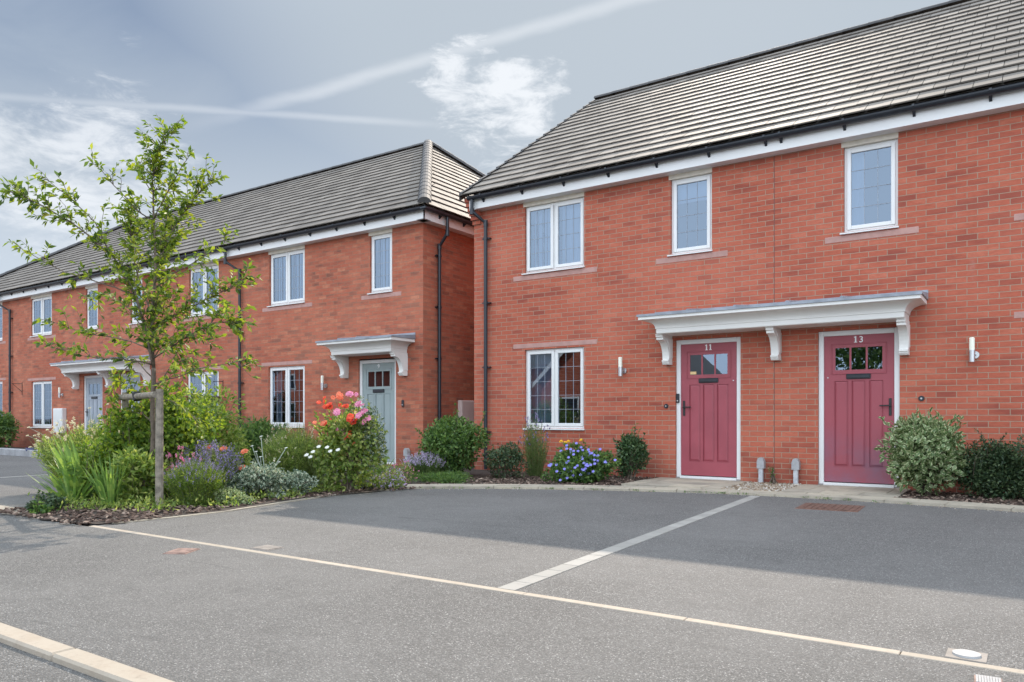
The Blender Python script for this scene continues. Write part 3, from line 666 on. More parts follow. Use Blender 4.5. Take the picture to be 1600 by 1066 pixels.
def ridge_caps(mb, a, b, r=.115, L=.45, droop=0.):
    a, b = Vector(a), Vector(b); D = (b-a); n = max(1, int(D.length/L+.5)); d = D/n; dn = d.normalized()
    side = dn.cross(Vector((0, 0, 1))).normalized(); up = side.cross(dn).normalized()
    for i in range(n):
        p = a+d*i; q = a+d*(i+1)+dn*.02; rr = (r*1.04, r*.97)
        for nn, (c, rad) in enumerate(((p, rr[0]), (q, rr[1]))):
            for k in range(9):
                t = math.pi*(k/8)*1.0; mb.v.append(tuple(c+side*rad*math.cos(t)+up*(rad*.82*math.sin(t)-.03)))
        x = len(mb.v)-18
        for k in range(8): mb.f.append((x+k, x+k+1, x+10+k, x+9+k))
        mb.f.append(tuple(range(x, x+9)))
SL = math.hypot(YR-YE, ZR-ZE); VS = Vector((0, (YR-YE)/SL, (ZR-ZE)/SL)); NS = Vector((0, -VS.z, VS.y)); NB = Vector((0, VS.z, VS.y)); VB = Vector((0, -VS.y, VS.z))
def front_eaves(parent, x0, x1, gut=True, step=.82, ph=.35):
    b = MB().box(x0, x1, YF, YF+.02, ZS, ZF); b.box(x0, x1, YF+.02, .0, ZS+.001, ZS+.012); b.build('fascia', 'white_upvc', parent)
    gm = MB(); half_round(gm, x0, x1, 'x', YF-.064, ZF+.012)
    x = x0+ph
    while x < x1:
        gm.box(x-.015, x+.015, YF-.128, YF-.122, ZF-.005, ZF+.024); gm.prism([(YF-.001, ZF-.10), (YF-.001, ZF-.02), (YF-.11, ZF-.02), (YF-.05, ZF-.055)], x-.017, x+.017, lambda t, p, q: (t, p, q)); x += step
    gm.build('gutter', 'black_plastic', parent)
def downpipe(parent, pts, clips, side=False):
    mb = MB().tube(pts, .034, 12)
    for i in (1, 2):
        p = Vector(pts[i]); mb.tube([p+Vector((0, 0, .05)), p-Vector((0, 0, .06))], .041, 12)
    x, y, _ = pts[-1]
    for z in clips:
        mb.tube([(x, y, z-.025), (x, y, z+.025)], .042, 12)
        if side: mb.box(x-.07, x, y-.07, y-.04, z-.012, z+.012); mb.box(x-.07, x, y-.08, y+.08, z-.008, z+.008)
        else: mb.box(x-.085, x+.085, y, y+.06, z-.009, z+.009)
    return mb.build('downpipe', 'black_plastic', parent, smooth=False)
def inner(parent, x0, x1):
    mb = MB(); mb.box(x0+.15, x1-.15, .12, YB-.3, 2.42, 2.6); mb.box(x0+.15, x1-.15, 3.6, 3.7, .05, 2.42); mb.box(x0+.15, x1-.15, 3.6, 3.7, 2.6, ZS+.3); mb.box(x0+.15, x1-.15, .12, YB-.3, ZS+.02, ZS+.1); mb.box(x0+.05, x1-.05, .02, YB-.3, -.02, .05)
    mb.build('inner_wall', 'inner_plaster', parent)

def house(label, x0, x1, bm, wins, drs, group, left_end=None, right_end=None, gap=(0, 0)):
    h = empty('terraced_house', (round(x0, 2), 0, 0), label, 'house', group)
    holes = [(w['x'][0], w['x'][1], *w['z']) for w in wins] + [(d[0], d[1], .03, 2.135) for d in drs]
    holes = [(a, b, c, (ZS if d > 4 else d)) for a, b, c, d in holes]
    mb = MB(); a, b = x0+gap[0], x1-gap[1]
    wall_panel(mb, a, b, -.1, ZS+.01, holes, 0., .1)
    yb = YB-.28
    mb.poly([(b, yb, -.1), (a, yb, -.1), (a, yb, ZS+.2), (b, yb, ZS+.2)])
    for X, kind in ((a, left_end), (b, right_end)):
        pts = [(X, 0, -.1), (X, yb, -.1), (X, yb, ZS+.01)]
        if kind != 'hip': pts += [(X, yb, ZE-.0), (X, YR, ZR-.05), (X, .0, ZE+.13)]
        pts += [(X, 0, ZS+.01)]; mb.poly(pts)
    mb.build('wall', bm, h)
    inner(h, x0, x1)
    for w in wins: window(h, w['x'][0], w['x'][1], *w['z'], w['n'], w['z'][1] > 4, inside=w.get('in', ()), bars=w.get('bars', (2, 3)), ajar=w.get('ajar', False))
    for d in drs: door(h, d[0], d[1], *d[2:])
    return h
UZ, LZ = (3.455, 4.60), (.775, 2.125)
G1 = 'red brick terraced houses of the near right-hand row'; G2 = 'red brick terraced houses of the far left-hand row'
bl = 'blind'; cu = 'curtain'; hf = 'half'
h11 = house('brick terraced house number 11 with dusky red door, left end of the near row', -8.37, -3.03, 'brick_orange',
    [dict(x=(-7.27, -6.10), z=UZ, n=2, ajar=True, **{'in': [(bl, 0, .5, 'fabric_white'), (hf, .56, .9, 'fabric_white')]}),
     dict(x=(-4.59, -3.94), z=UZ, n=1, **{'in': [('roller', .05, .95, 'fabric_white')]}),
     dict(x=(-7.27, -6.10), z=LZ, n=2, bars=(2, 4), **{'in': [(hf, .03, .45, 'fabric_white'), (hf, .86, .97, 'fabric_white')]})],
    [(-4.51, -3.51, 'door_red', '11', True, 'dusky red panelled door with white number 11', .035, 2.135, True)], G1, gap=(0, .006))
h13 = house('brick terraced house numbered 13 with dusky red door behind the variegated shrub', -3.03, 2.31, 'brick_orange',
    [dict(x=(-2.11, -1.45), z=UZ, n=1, **{'in': [(hf, 0, .36, 'fabric_white')]}), dict(x=(.05, 1.22), z=UZ, n=2, **{'in': [(bl, 0, 1, 'fabric_white')]}), dict(x=(.05, 1.22), z=LZ, n=2, bars=(2, 4))],
    [(-2.44, -1.43, 'door_red_faded', '13', False, 'dusky red panelled door with white number 13 and faded lower half')], G1, gap=(.006, 0))
h15 = house('brick terraced house at the right end of the near row, past number 13', 2.31, 7.65, 'brick_orange',
    [dict(x=(3.4, 4.57), z=UZ, n=2), dict(x=(3.4, 4.57), z=LZ, n=2)], [(6.0, 7.0, 'door_red', '', True, 'dusky red panelled door')], G1)
h9 = house('brick end terraced house numbered 9 with sage green door under a hipped roof', -15.14, -9.59, 'brick_multi',
    [dict(x=(-14.13, -12.95), z=UZ, n=2, **{'in': [(bl, 0, 1, 'fabric_white')]}), dict(x=(-11.0, -10.39), z=UZ, n=1, **{'in': [(bl, 0, 1, 'fabric_white')]}),
     dict(x=(-14.16, -12.95), z=(.76, 2.08), n=2, bars=(2, 4), **{'in': [(hf, .03, .18, 'fabric_white'), (hf, .80, .97, 'fabric_white')]})],
    [(-11.32, -10.29, 'door_sage', '9', True, 'sage green panelled door with white number 9', .035, 2.11)], G2, right_end='hip')
h7 = house('brick mid-terrace house directly behind the young tree, between the two white canopies', -20.8, -15.14, 'brick_multi',
    [dict(x=(-17.2, -16.0), z=UZ, n=2, **{'in': [(bl, 0, 1, 'fabric_white')]}), dict(x=(-19.86, -19.3), z=UZ, n=1, **{'in': [(bl, 0, 1, 'fabric_white')]}),
     dict(x=(-17.3, -16.0), z=(.76, 2.07), n=2, bars=(2, 4))], [(-20.4, -19.4, 'door_grey', '', True, 'grey panelled door behind the young tree')], G2)
h5 = house('brick mid-terrace house with pale grey door and white meter box', -26.75, -20.8, 'brick_multi',
    [dict(x=(-25.5, -24.2), z=UZ, n=2, ajar=True, **{'in': [(bl, 0, 1, 'fabric_white')]}), dict(x=(-22.2, -21.55), z=UZ, n=1, **{'in': [(bl, 0, 1, 'fabric_white')]}),
     dict(x=(-25.5, -24.2), z=(.66, 2.05), n=2, bars=(2, 4))], [(-22.35, -21.3, 'door_grey', '', True, 'pale grey panelled door under the left end of the paired canopy')], G2)
h3 = house('brick house at the far left end of the left-hand row', -32.3, -26.75, 'brick_multi',
    [dict(x=(-28.75, -27.5), z=UZ, n=2), dict(x=(-28.75, -27.5), z=LZ, n=2)], [], G2, left_end='hip')
# movement joint between 11 and 13
MB().box(-3.0355, -3.0245, .004, .05, 0, ZS).build('movement_joint', 'sealant', h11)
canopy(h11, -4.83, -1.12, (-4.665, -3.04, -1.42), 'long white canopy spanning both red doors', (-4.08, -3.40, -2.70, -2.02))
canopy(h9, -11.83, -9.80, (-11.71, -10.09), 'white canopy over the sage green door', (-11.25, -10.75))
canopy(h5, -22.85, -18.74, (-22.68, -20.87, -19.0), 'long white canopy over the two grey doors', (-22.3, -21.8, -20.8, -19.7))
for hh, a, b, ph in ((h11, -8.31, -3.03, .3), (h13, -3.03, 2.31, .15), (h15, 2.31, 7.65, .3), (h9, -15.14, -9.40, .2), (h7, -20.8, -15.14, .5), (h5, -26.75, -20.8, .4), (h3, -32.5, -26.75, .4)):
    front_eaves(hh, a, b, ph=ph, step=.82 if a > -9 else .8)
# roofs of the near row (plain gable)
for hh, a, b in ((h11, -8.45, -3.03), (h13, -3.03, 2.31), (h15, 2.31, 7.75)):
    rg = random.Random(a)
    mb = MB(); tile_slope(mb, (0, YE, ZE), (1, 0, 0), VS, NS, SL, lambda s, a=a: a, lambda s, b=b: b, rg=rg)
    mb.poly([(a, YE+.02, ZE-.012), (b, YE+.02, ZE-.012), (b, YR, ZR-.02), (a, YR, ZR-.02)])
    mb.poly([(b, YB-.02, ZE-.012), (a, YB-.02, ZE-.012), (a, YR, ZR-.02), (b, YR, ZR-.02)])
    rf = mb.build('roof', 'roof_tile', hh, uv=False, fix=False)
    rc = MB(); ridge_caps(rc, (a, YR, ZR+.045), (b, YR, ZR+.045), .10); rc.build('ridge_tiles', 'ridge_tile', rf)
# left verge of number 11, with its corbelled brickwork
vb = MB(); x = -8.455
for (ya, yb_, za, zb_) in ((YE-.03, YR, ZE, ZR), (YB+.03, YR, ZE, ZR)):
    n = 18
    for i in range(n):
        p = (ya+(yb_-ya)*i/n, za+(zb_-za)*i/n); q = (ya+(yb_-ya)*(i+1)/n, za+(zb_-za)*(i+1)/n)
        vb.poly([(x-.03, p[0], p[1]-.11), (x-.03, q[0], q[1]-.11), (x-.03, q[0], q[1]+.03), (x-.03, p[0], p[1]+.055)])
        vb.poly([(x-.03, p[0], p[1]+.055), (x-.03, q[0], q[1]+.03), (x+.05, q[0], q[1]+.03), (x+.05, p[0], p[1]+.055)])
        vb.poly([(x-.03, p[0], p[1]+.055), (x+.05, p[0], p[1]+.055), (x+.05, p[0], p[1]+.0), (x-.03, p[0], p[1]+.0)])
vb.build('verge', 'ridge_tile', h11, fix=False)
cb_ = MB()
for k in range(6):
    z = 4.44+.075*k; o = .032*k+.035; cb_.box(-8.385-.012*k, -8.215, -o if k else -.03, .05, z, z+.0735)
cb_.build('corbel', 'brick_orange', h11)
MB().box(-8.33, -8.20, YF-.006, YF+.015, ZS-.01, ZF-.005).build('fascia_end', 'white_upvc', h11)
# roofs of the far row (hipped ends)
XC, XRR, XLL, XLC = -9.33, -13.6, -28.0, -32.5
def uRf(s): return XC+(XRR-XC)*min(1, max(0, s/SL))
def uLf(s): return XLC+(XLL-XLC)*min(1, max(0, s/SL))
for hh, a, b in ((h9, -15.14, XC), (h7, -20.8, -15.14), (h5, -26.75, -20.8), (h3, XLC, -26.75)):
    rg = random.Random(a); mb = MB()
    fa = (lambda s: uLf(s)) if hh is h3 else (lambda s, a=a: a); fb = (lambda s: uRf(s)) if hh is h9 else (lambda s, b=b: b)
    tile_slope(mb, (0, YE, ZE), (1, 0, 0), VS, NS, SL, fa, fb, rg=rg)
    at_, bt_ = fa(SL), fb(SL)
    mb.poly([(a, YE+.02, ZE-.012), (b, YE+.02, ZE-.012), (bt_, YR, ZR-.02), (at_, YR, ZR-.02)])
    mb.poly([(b, YB-.02, ZE-.012), (a, YB-.02, ZE-.012), (at_, YR, ZR-.02), (bt_, YR, ZR-.02)])
    if hh is h9:
        run = XC-XRR; L2 = math.hypot(run, ZR-ZE); V2 = Vector((-run/L2, 0, (ZR-ZE)/L2)); N2 = Vector((V2.z, 0, -V2.x)); hy = YR-YE
        tile_slope(mb, (XC, YE, ZE), (0, 1, 0), V2, N2, L2, lambda s: hy*min(1, max(0, s/L2)), lambda s: 2*hy-hy*min(1, max(0, s/L2)), rg=rg)
        mb.poly([(XC-.02, YE, ZE-.012), (XC-.02, YB, ZE-.012), (XRR, YR, ZR-.02)])
    if hh is h3: mb.poly([(XLC+.02, YE, ZE-.0), (XLC+.02, YB, ZE-.0), (XLL, YR, ZR-.0)])
    rf = mb.build('roof', 'roof_tile', hh, uv=False, fix=False)
    rc = MB(); ridge_caps(rc, (at_, YR, ZR+.045), (bt_, YR, ZR+.045), .10)
    if hh is h9: ridge_caps(rc, (XC+.01, YE-.01, ZE+.05), (XRR, YR, ZR+.07), .125, .38); ridge_caps(rc, (XC, YB, ZE+.05), (XRR, YR, ZR+.07), .125, .38)
    if hh is h3: ridge_caps(rc, (XLC, YE, ZE+.05), (XLL, YR, ZR+.07), .125, .38)
    rc.build('ridge_tiles', 'ridge_tile', rf)
# return eaves along the passage side of number 9
sx = -9.59+.19
b = MB().box(sx-.02, sx, YF, YB-.2, ZS, ZF); b.box(-9.59, sx-.02, YF, YB-.2, ZS+.001, ZS+.012); b.build('fascia', 'white_upvc', h9)
gm = MB(); half_round(gm, YF-.06, YB-.2, 'y', sx+.064, ZF+.012)
y = .25
while y < 6: gm.prism([(sx+.001, ZF-.10), (sx+.001, ZF-.02), (sx+.11, ZF-.02), (sx+.05, ZF-.055)], y-.017, y+.017, lambda t, p, q: (p, t, q)); y += .75
gm.box(sx-.01, sx+.125, YF-.128, YF-.0, ZF-.045, ZF+.018, .02); gm.build('gutter', 'black_plastic', h9)
downpipe(h9, [(sx+.064, .42, ZF-.02), (sx+.064, .42, 4.52), (-9.535, .42, 4.28), (-9.535, .42, .03)], (4.1, 2.1, .6, 3.1), True)
downpipe(h11, [(-8.23, -.25, 4.83), (-8.23, -.25, 4.62), (-8.06, -.07, 4.42), (-8.06, -.07, .03)], (4.15, 3.0, 1.85, .7))
downpipe(h9, [(-15.38, -.25, 4.83), (-15.38, -.25, 4.55), (-15.10, -.07, 4.33), (-15.10, -.07, .03)], (4.1, 2.9, 1.75, .6))
downpipe(h5, [(-27.15, -.25, 4.83), (-27.15, -.25, 4.55), (-26.8, -.07, 4.33), (-26.8, -.07, .03)], (4.1, 2.9, 1.75, .6))
# meter boxes
def meter(parent, bx, m, label, front=True):
    x0, x1, y0, y1, z0, z1 = bx; mb = MB().box(x0, x1, y0, y1, z0, z1, .012)
    o = mb.build('meter_box', m, parent); o['label'] = label
    if front: MB().box(x0+.03, x1-.03, y0-.006, y0, z0+.03, z1-.03, .003).build('meter_door', m, o)
    else: MB().box(x1, x1+.006, y0+.03, y1-.03, z0+.03, z1-.03, .003).build('meter_door', m, o)
meter(h5, (-23.85, -23.3, -.13, 0, .5, 1.22), 'white_upvc', 'white meter box beside the pale grey door')
meter(h9, (-9.59, -9.49, 1.05, 1.52, .72, 1.30), 'meter_pink', 'pinkish meter box on the passage wall', False)

# ------------------------------------------------------------------ small things on the walls
def wall_light(x, z, label):
    t = empty('wall_light', (x, 0, z), label, 'wall light', 'outdoor lights on the house walls')
    MB().tube([(x+.03, -.0, z-.04), (x+.03, -.022, z-.04)], .045, 18).build('back_plate', 'steel', t, smooth=False)
    a = MB().tube([(x+.03, -.02, z-.04), (x-.0, -.075, z-.04)], .016, 10); a.tube([(x, -.085, z-.13), (x, -.085, z+.015)], .033, 18); a.tube([(x, -.085, z+.0), (x, -.085, z+.018)], .036, 18); a.build('lamp_body', 'steel', t)
    MB().tube([(x, -.085, z+.018), (x, -.085, z+.165), (x, -.085, z+.172)], [.031, .031, .022], 18).build('lamp_shade', 'lamp_glass', t)
wall_light(-5.40, 1.74, 'steel wall light with opal glass tube left of door 11')
wall_light(-.62, 1.77, 'steel wall light with opal glass tube right of door 13')
wall_light(-12.30, 1.66, 'steel wall light with opal glass tube left of the sage green door')
wall_light(-23.55, 1.66, 'steel wall light with opal glass tube above the white meter box')
def bell(x, z, label, boxy):
    t = empty('door_bell', (x, 0, z), label, 'door bell')
    if boxy: MB().box(x-.028, x+.028, -.028, 0, z-.065, z+.065, .008).build('bell_body', 'black_plastic', t); MB().tube([(x, -.027, z-.03), (x, -.031, z-.03)], .013, 14).build('bell_button', 'steel', t)
    else: MB().tube([(x, 0, z), (x, -.018, z)], [.036, .032], 20).build('bell_body', 'black_plastic', t); MB().tube([(x, -.017, z), (x, -.023, z)], .011, 14).build('bell_button', 'steel', t)
bell(-4.66, 1.13, 'round black bell push on the brick left of door 11', False)
bell(-1.18, 1.20, 'round black bell push on the brick right of door 13', False)
bell(-10.10, 1.23, 'boxy black video bell on the brick right of the sage green door', True)
t = empty('key_safe', (-4.475, 0, 1.25), 'small black video bell fixed to the white frame of door 11', 'door bell')
t.name = 'door_bell'
MB().box(-4.50, -4.455, -.0, .03, 1.18, 1.32, .006).build('bell_body', 'black_plastic', t); MB().tube([(-4.478, .001, 1.21), (-4.478, -.003, 1.21)], .012, 12).build('bell_button', 'steel', t)
def service_post(x, y, label, h=.38):
    t = empty('service_pipe', (x, y, 0), label, 'service pipe', 'grey capped service pipes against the brick walls')
    MB().box(x-.032, x+.032, y-.03, y+.03, 0, h-.13, .006).build('pipe', 'galvanised', t)
    hd = MB(); pr = [(-.05, 0), (.05, 0), (.05, .1), (.035, .14), (.012, .155), (-.012, .155), (-.035, .14), (-.05, .1)]
    hd.prism([(p, h-.15+q) for p, q in pr], y-.045, y+.04, lambda t_, p, q: (x+p, t_, q)); hd.build('cap', 'grey_plastic', t)
service_post(-3.20, -.05, 'grey capped service pipe on gravel, the one nearer the door numbered eleven')
service_post(-2.72, -.05, 'grey capped service pipe on gravel, close to the left jamb of the thirteenth door')
service_post(-9.95, -.06, 'grey capped service pipe right of the sage green door', .36)
# hanging basket bracket
t = empty('basket_bracket', (-26.1, 0, 1.9), 'thin black hanging basket bracket on the far left brick wall', 'bracket')
MB().tube([(-26.1, -.01, 2.05), (-26.1, -.01, 1.65)], .008, 6).tube([(-26.1, -.01, 2.0), (-26.1, -.3, 2.0)], .008, 6).tube([(-26.1, -.01, 1.75), (-26.1, -.27, 1.99)], .007, 6).build('bracket_arm', 'black_metal', t)

hb = (-15.82, -.26, 1.42)
t = empty('hanging_basket', hb, 'dark hanging basket on a bracket beside the far ground floor window', 'hanging basket')
MB().tube([(hb[0], hb[1], 1.30), (hb[0], hb[1], 1.34), (hb[0], hb[1], 1.42), (hb[0], hb[1], 1.45)], [.05, .12, .165, .17], 18).build('bowl', 'bark', t)
mb = MB()
for k in range(3): a = k*2.094; mb.tube([(hb[0]+.16*math.cos(a), hb[1]+.16*math.sin(a), 1.45), (hb[0], hb[1], 1.80)], .003, 4)
mb.build('chains', 'black_metal', t)
MB().tube([(hb[0], -.01, 1.62), (hb[0], -.01, 1.84)], .007, 6).tube([(hb[0], -.01, 1.80), (hb[0], hb[1]-.02, 1.80)], .007, 6).build('bracket_arm', 'black_metal', t)
# ------------------------------------------------------------------ covers in the tarmac
def cover(name, c, sx_, sy_, rot, m, label, inner_m=None, circ=0):
    t = empty(name, (c[0], c[1], .0), label, 'drain cover')
    mb = MB()
    def P(u, v, z): return (c[0]+u*math.cos(rot)-v*math.sin(rot), c[1]+u*math.sin(rot)+v*math.cos(rot), z)
    def rect(a, b, h0, h1):
        q = [(-a, -b), (a, -b), (a, b), (-a, b)]; r_ = [(u*.97, v*.97) for u, v in q]
        mb.poly([P(*p, h1) for p in r_])
        for k in range(4): mb.poly([P(*q[k], h0), P(*q[(k+1) % 4], h0), P(*r_[(k+1) % 4], h1), P(*r_[k], h1)])
    rect(sx_/2, sy_/2, -.004, .0045); mb.build('cover_frame', m, t)
    mb = MB()
    if circ:
        mb.poly([P(circ*math.cos(k*math.pi/16), circ*math.sin(k*math.pi/16), .0125) for k in range(32)])
        for k in range(32):
            a, b = k*math.pi/16, (k+1)*math.pi/16; mb.poly([P(circ*math.cos(a), circ*math.sin(a), .0125), P(circ*math.cos(b), circ*math.sin(b), .0125), P(circ*math.cos(b)*1.05, circ*math.sin(b)*1.05, .002), P(circ*math.cos(a)*1.05, circ*math.sin(a)*1.05, .002)])
    else:
        nx, ny = 9, 6
        for i in range(nx):
            for j in range(ny):
                u = (-.5+(i+.5)/nx)*sx_*.88; v = (-.5+(j+.5)/ny)*sy_*.88; a, b = sx_*.38/nx, sy_*.38/ny
                mb.poly([P(u-a, v-b, .009), P(u+a, v-b, .009), P(u+a, v+b, .009), P(u-a, v+b, .009)])
                for (p, q, r_, s_) in ((u-a, v-b, u+a, v-b), (u+a, v-b, u+a, v+b), (u+a, v+b, u-a, v+b), (u-a, v+b, u-a, v-b)): mb.poly([P(p, q, .003), P(r_, s_, .003), P(r_, s_, .009), P(p, q, .009)])
    mb.build('cover_plate', inner_m or m, t); return t
cover('manhole_cover', (-1.78, -2.42), .62, .62, R(3), 'cover_iron', 'rusty brown square manhole cover in the tarmac in front of door 13')
p = gp(284, 862); cover('drain_cover', (p.x, p.y), .17, .22, R(30), 'cover_pinkish', 'small reddish cover in the tarmac near the bed corner')
p = gp(418, 857); cover('drain_cover', (p.x, p.y), .20, .16, R(0), 'cover_cement', 'small pale cement cover beside the cream edging line')
cover('stopcock_cover', (-.22, -7.462), .145, .14, R(0), 'cover_cement', 'square cement surround with a white round cap beside the edging', 'cap_white', .05)
p = gp(1545, 1062); cover('access_cover', (p.x, p.y-.03), .09, .10, R(4), 'cover_pinkish', 'pale patterned access cover at the bottom right corner', 'cap_white')

# ------------------------------------------------------------------ plants
def leaves(mb_parent, name, m, pos, axis, nrm, length, width, fold=.18, kind=None):
    """many small folded leaves as one mesh: five vertices, two faces each"""
    pos = np.asarray(pos, float); N = len(pos)
    axis = np.asarray(axis, float); axis /= np.linalg.norm(axis, axis=1, keepdims=True)+1e-9
    nrm = np.asarray(nrm, float); sd = np.cross(axis, nrm); sd /= np.linalg.norm(sd, axis=1, keepdims=True)+1e-9
    nn = np.cross(sd, axis); L = np.broadcast_to(np.asarray(length, float), (N,))[:, None]; Wd = np.broadcast_to(np.asarray(width, float), (N,))[:, None]
    off = np.array(wloc(mb_parent))
    B = pos; T = pos+axis*L-nn*L*.12; Mi = pos+axis*L*.5-nn*Wd*fold; Lf = pos+axis*L*.48-sd*Wd/2+nn*Wd*.1; Rt = pos+axis*L*.48+sd*Wd/2+nn*Wd*.1
    V = np.stack([B, Rt, T, Lf, Mi], 1).reshape(-1, 3)-off
    b = np.arange(N)[:, None]*5; Fc = np.concatenate([b+0, b+1, b+2, b+4, b+0, b+4, b+2, b+3], 1).reshape(-1)
    me = bpy.data.meshes.new(name); me.vertices.add(N*5); me.vertices.foreach_set('co', V.ravel())
    me.loops.add(N*8); me.loops.foreach_set('vertex_index', Fc); me.polygons.add(N*2); me.polygons.foreach_set('loop_start', np.arange(N*2)*4); me.polygons.foreach_set('loop_total', np.full(N*2, 4))
    ul = me.uv_layers.new(name='UVMap'); uvv = np.tile(np.array([[.5, 0], [1, .5], [.5, 1], [.5, .5], [.5, 0], [.5, .5], [.5, 1], [0, .5]]), (N, 1)); ul.data.foreach_set('uv', uvv.astype(np.float32).ravel())
    me.update(calc_edges=True); me.validate(); me.materials.append(M[m])
    o = bpy.data.objects.new(name, me); COL.objects.link(o); o.parent = mb_parent
    return o
def rdir(n, rg, up=0.):
    v = rg.normal(size=(n, 3)); v[:, 2] += up; v /= np.linalg.norm(v, axis=1, keepdims=True); return v
def lump_points(rg, n, c, r, lumps=9, shell=.55, low=.0):
    """points through a lumpy crown"""
    C = []; 
    for k in range(lumps):
        d = rdir(1, rg, .3)[0]; q = rg.uniform(.35, .72); C.append((np.array(c)+d*np.array(r)*q, np.array(r)*rg.uniform(.30, .5)))
    C.append((np.array(c), np.array(r)*.72))
    P, Dn = [], []
    w = np.array([np.prod(x[1])**(2/3) for x in C]); w /= w.sum()
    ks = rg.choice(len(C), size=n*2, p=w)
    for k in ks:
        d = rdir(1, rg, .1)[0]; q = shell+(1-shell)*rg.uniform()**.6
        if rg.uniform() < .12: q *= 1.15
        p = C[k][0]+d*C[k][1]*q
        if p[2] < low+.02: continue
        P.append(p); Dn.append(d)
        if len(P) >= n: break
    return np.array(P), np.array(Dn)
def stems(parent, base, tips, m, r0=.008, r1=.002, name='stems', bend=.15, rg=None):
    mb = MB(); rg = rg or RNG
    for t in tips:
        b = Vector(base)+Vector((rg.uniform(-.06, .06), rg.uniform(-.06, .06), 0)); t = Vector(t); mid = (b+t)/2+Vector((rg.uniform(-1, 1), rg.uniform(-1, 1), .4))*bend*(t-b).length*.4
        mb.tube([b, mid, t], [r0, (r0+r1)/2, r1], 4, False)
    return mb.build(name, m, parent, uv=False, fix=False)
def bush(name, label, cat, base, r, h, n, m, leaf=(.04, .02), lumps=10, seed=1, shell=.5, group=None, ry=None, wood='bark', up=.25, zc=.52, kind=None, wild=None):
    rg = np.random.default_rng(seed); base = Vector(base); t = empty(name, (base.x, base.y, 0), label, cat, group)
    ry = ry or r; c = (base.x, base.y, h*zc); R3 = (r, ry, h*(1-zc)*1.02)
    P, D = lump_points(rg, n, c, R3, lumps, shell)
    ax = D*.7+rdir(len(P), rg, up)*.9; nr = D*.6+rdir(len(P), rg, .8)
    leaves(t, 'foliage', m, P, ax, nr, rg.uniform(leaf[0]*.6, leaf[0]*1.25, len(P)), rg.uniform(leaf[1]*.7, leaf[1]*1.2, len(P)))
    idx = rg.choice(len(P), 26); stems(t, (base.x, base.y, 0), [np.array(c)+(P[i]-np.array(c))*.8 for i in idx], wood, .010, .003, rg=rg)
    wild = max(6, int(9*r+len(P)/420)) if wild is None else wild
    if wild:
        mb = MB(); wp, wa, wn = [], [], []
        for i in rg.choice(len(P), wild):
            if P[i][2] < h*.35: continue
            p = Vector(P[i]); d = Vector(D[i]*.55)+Vector((rg.normal()*.25, rg.normal()*.25, .85)); d.normalize(); ln = rg.uniform(.10, .34)*min(1.2, max(.35, h)); e = p+d*ln; m_ = p.lerp(e, .5)+Vector((rg.normal()*.02, rg.normal()*.02, .01))
            mb.tube([p-d*.1, m_, e], [.004, .003, .0015], 4, False)
            for q in np.linspace(0, 1, max(5, int(ln/leaf[0]*4.5))): wp.append(p.lerp(m_, q*2) if q < .5 else m_.lerp(e, q*2-1)); wa.append(rdir(1, rg, .5)[0]+np.array(d)*.7)
        if wp: mb.build('shoots', wood, t, uv=False, fix=False)['kind'] = 'stuff'; leaves(t, 'shoot_leaves', m, [tuple(v) for v in wp], wa, rdir(len(wp), rg, .8), rg.uniform(leaf[0]*.5, leaf[0]*1.05, len(wp)), leaf[1]*.85)
    return t, P, D
def bloom_mesh(parent, p, nrm, rad, m, layers=2, petals=6, name='bloom', rg=None):
    """one bloom of cupped petals"""
    rg = rg or RNG; n = Vector(nrm).normalized(); u = n.orthogonal().normalized(); w = n.cross(u); pos, ax, nr, L, Wd = [], [], [], [], []
    for l in range(layers):
        for k in range(petals):
            a = 2*math.pi*(k+.5*l)/petals+rg.uniform(-.2, .2); d = u*math.cos(a)+w*math.sin(a); lift = .15+.75*l/max(1, layers-1) if layers > 1 else .15
            pos.append(Vector(p)+n*rad*.04*l); ax.append(d+n*lift); nr.append(n-d*.3); L.append(rad*(1-.2*l)); Wd.append(rad*(1.25 if petals < 7 else .8))
    return leaves(parent, name, m, pos, ax, nr, L, Wd, fold=-.15)
def blades(name, label, cat, base, n, length, width, m, spread=.5, seed=1, group=None, lean=(0, 0)):
    """sword leaves rising from one base; each blade a curved strip"""
    rg = np.random.default_rng(seed); t = empty(name, (base[0], base[1], 0), label, cat, group); mb = MB()
    for k in range(n):
        a = rg.uniform(0, 2*math.pi); sp = rg.uniform(.05, spread); L = length*rg.uniform(.55, 1.); d = Vector((math.cos(a)*sp+lean[0], math.sin(a)*sp+lean[1], 1)).normalized()
        s = Vector((-math.sin(a+rg.uniform(-.8, .8)), math.cos(a), 0)).normalized(); p = Vector((base[0], base[1], 0))+Vector((math.cos(a), math.sin(a), 0))*rg.uniform(0, .07)
        pts = []; dd = d.copy(); ns = 7; droop = rg.uniform(.0, .10) if rg.uniform() < .75 else rg.uniform(.2, .42)
        for i in range(ns+1):
            f_ = i/ns; wd = width*(1-f_**2.6)*(.75+.5*f_ if f_ < .5 else 1.); pts.append((p.copy(), wd)); p += dd*L/ns; dd = (dd+Vector((d.x, d.y, -.9))*droop).normalized() if i > 2 else dd
        for (p0, w0), (p1, w1) in zip(pts, pts[1:]):
            c0 = p0+s.cross(d)*w0*.15; c1 = p1+s.cross(d)*w1*.15; i0 = len(mb.v)
            mb.v += [tuple(p0-s*w0/2), tuple(c0), tuple(p0+s*w0/2), tuple(p1-s*w1/2), tuple(c1), tuple(p1+s*w1/2)]; mb.f += [(i0, i0+1, i0+4, i0+3), (i0+1, i0+2, i0+5, i0+4)]
    mb.build('leaf_blades', m, t, uv=False, fix=False, smooth=False); return t
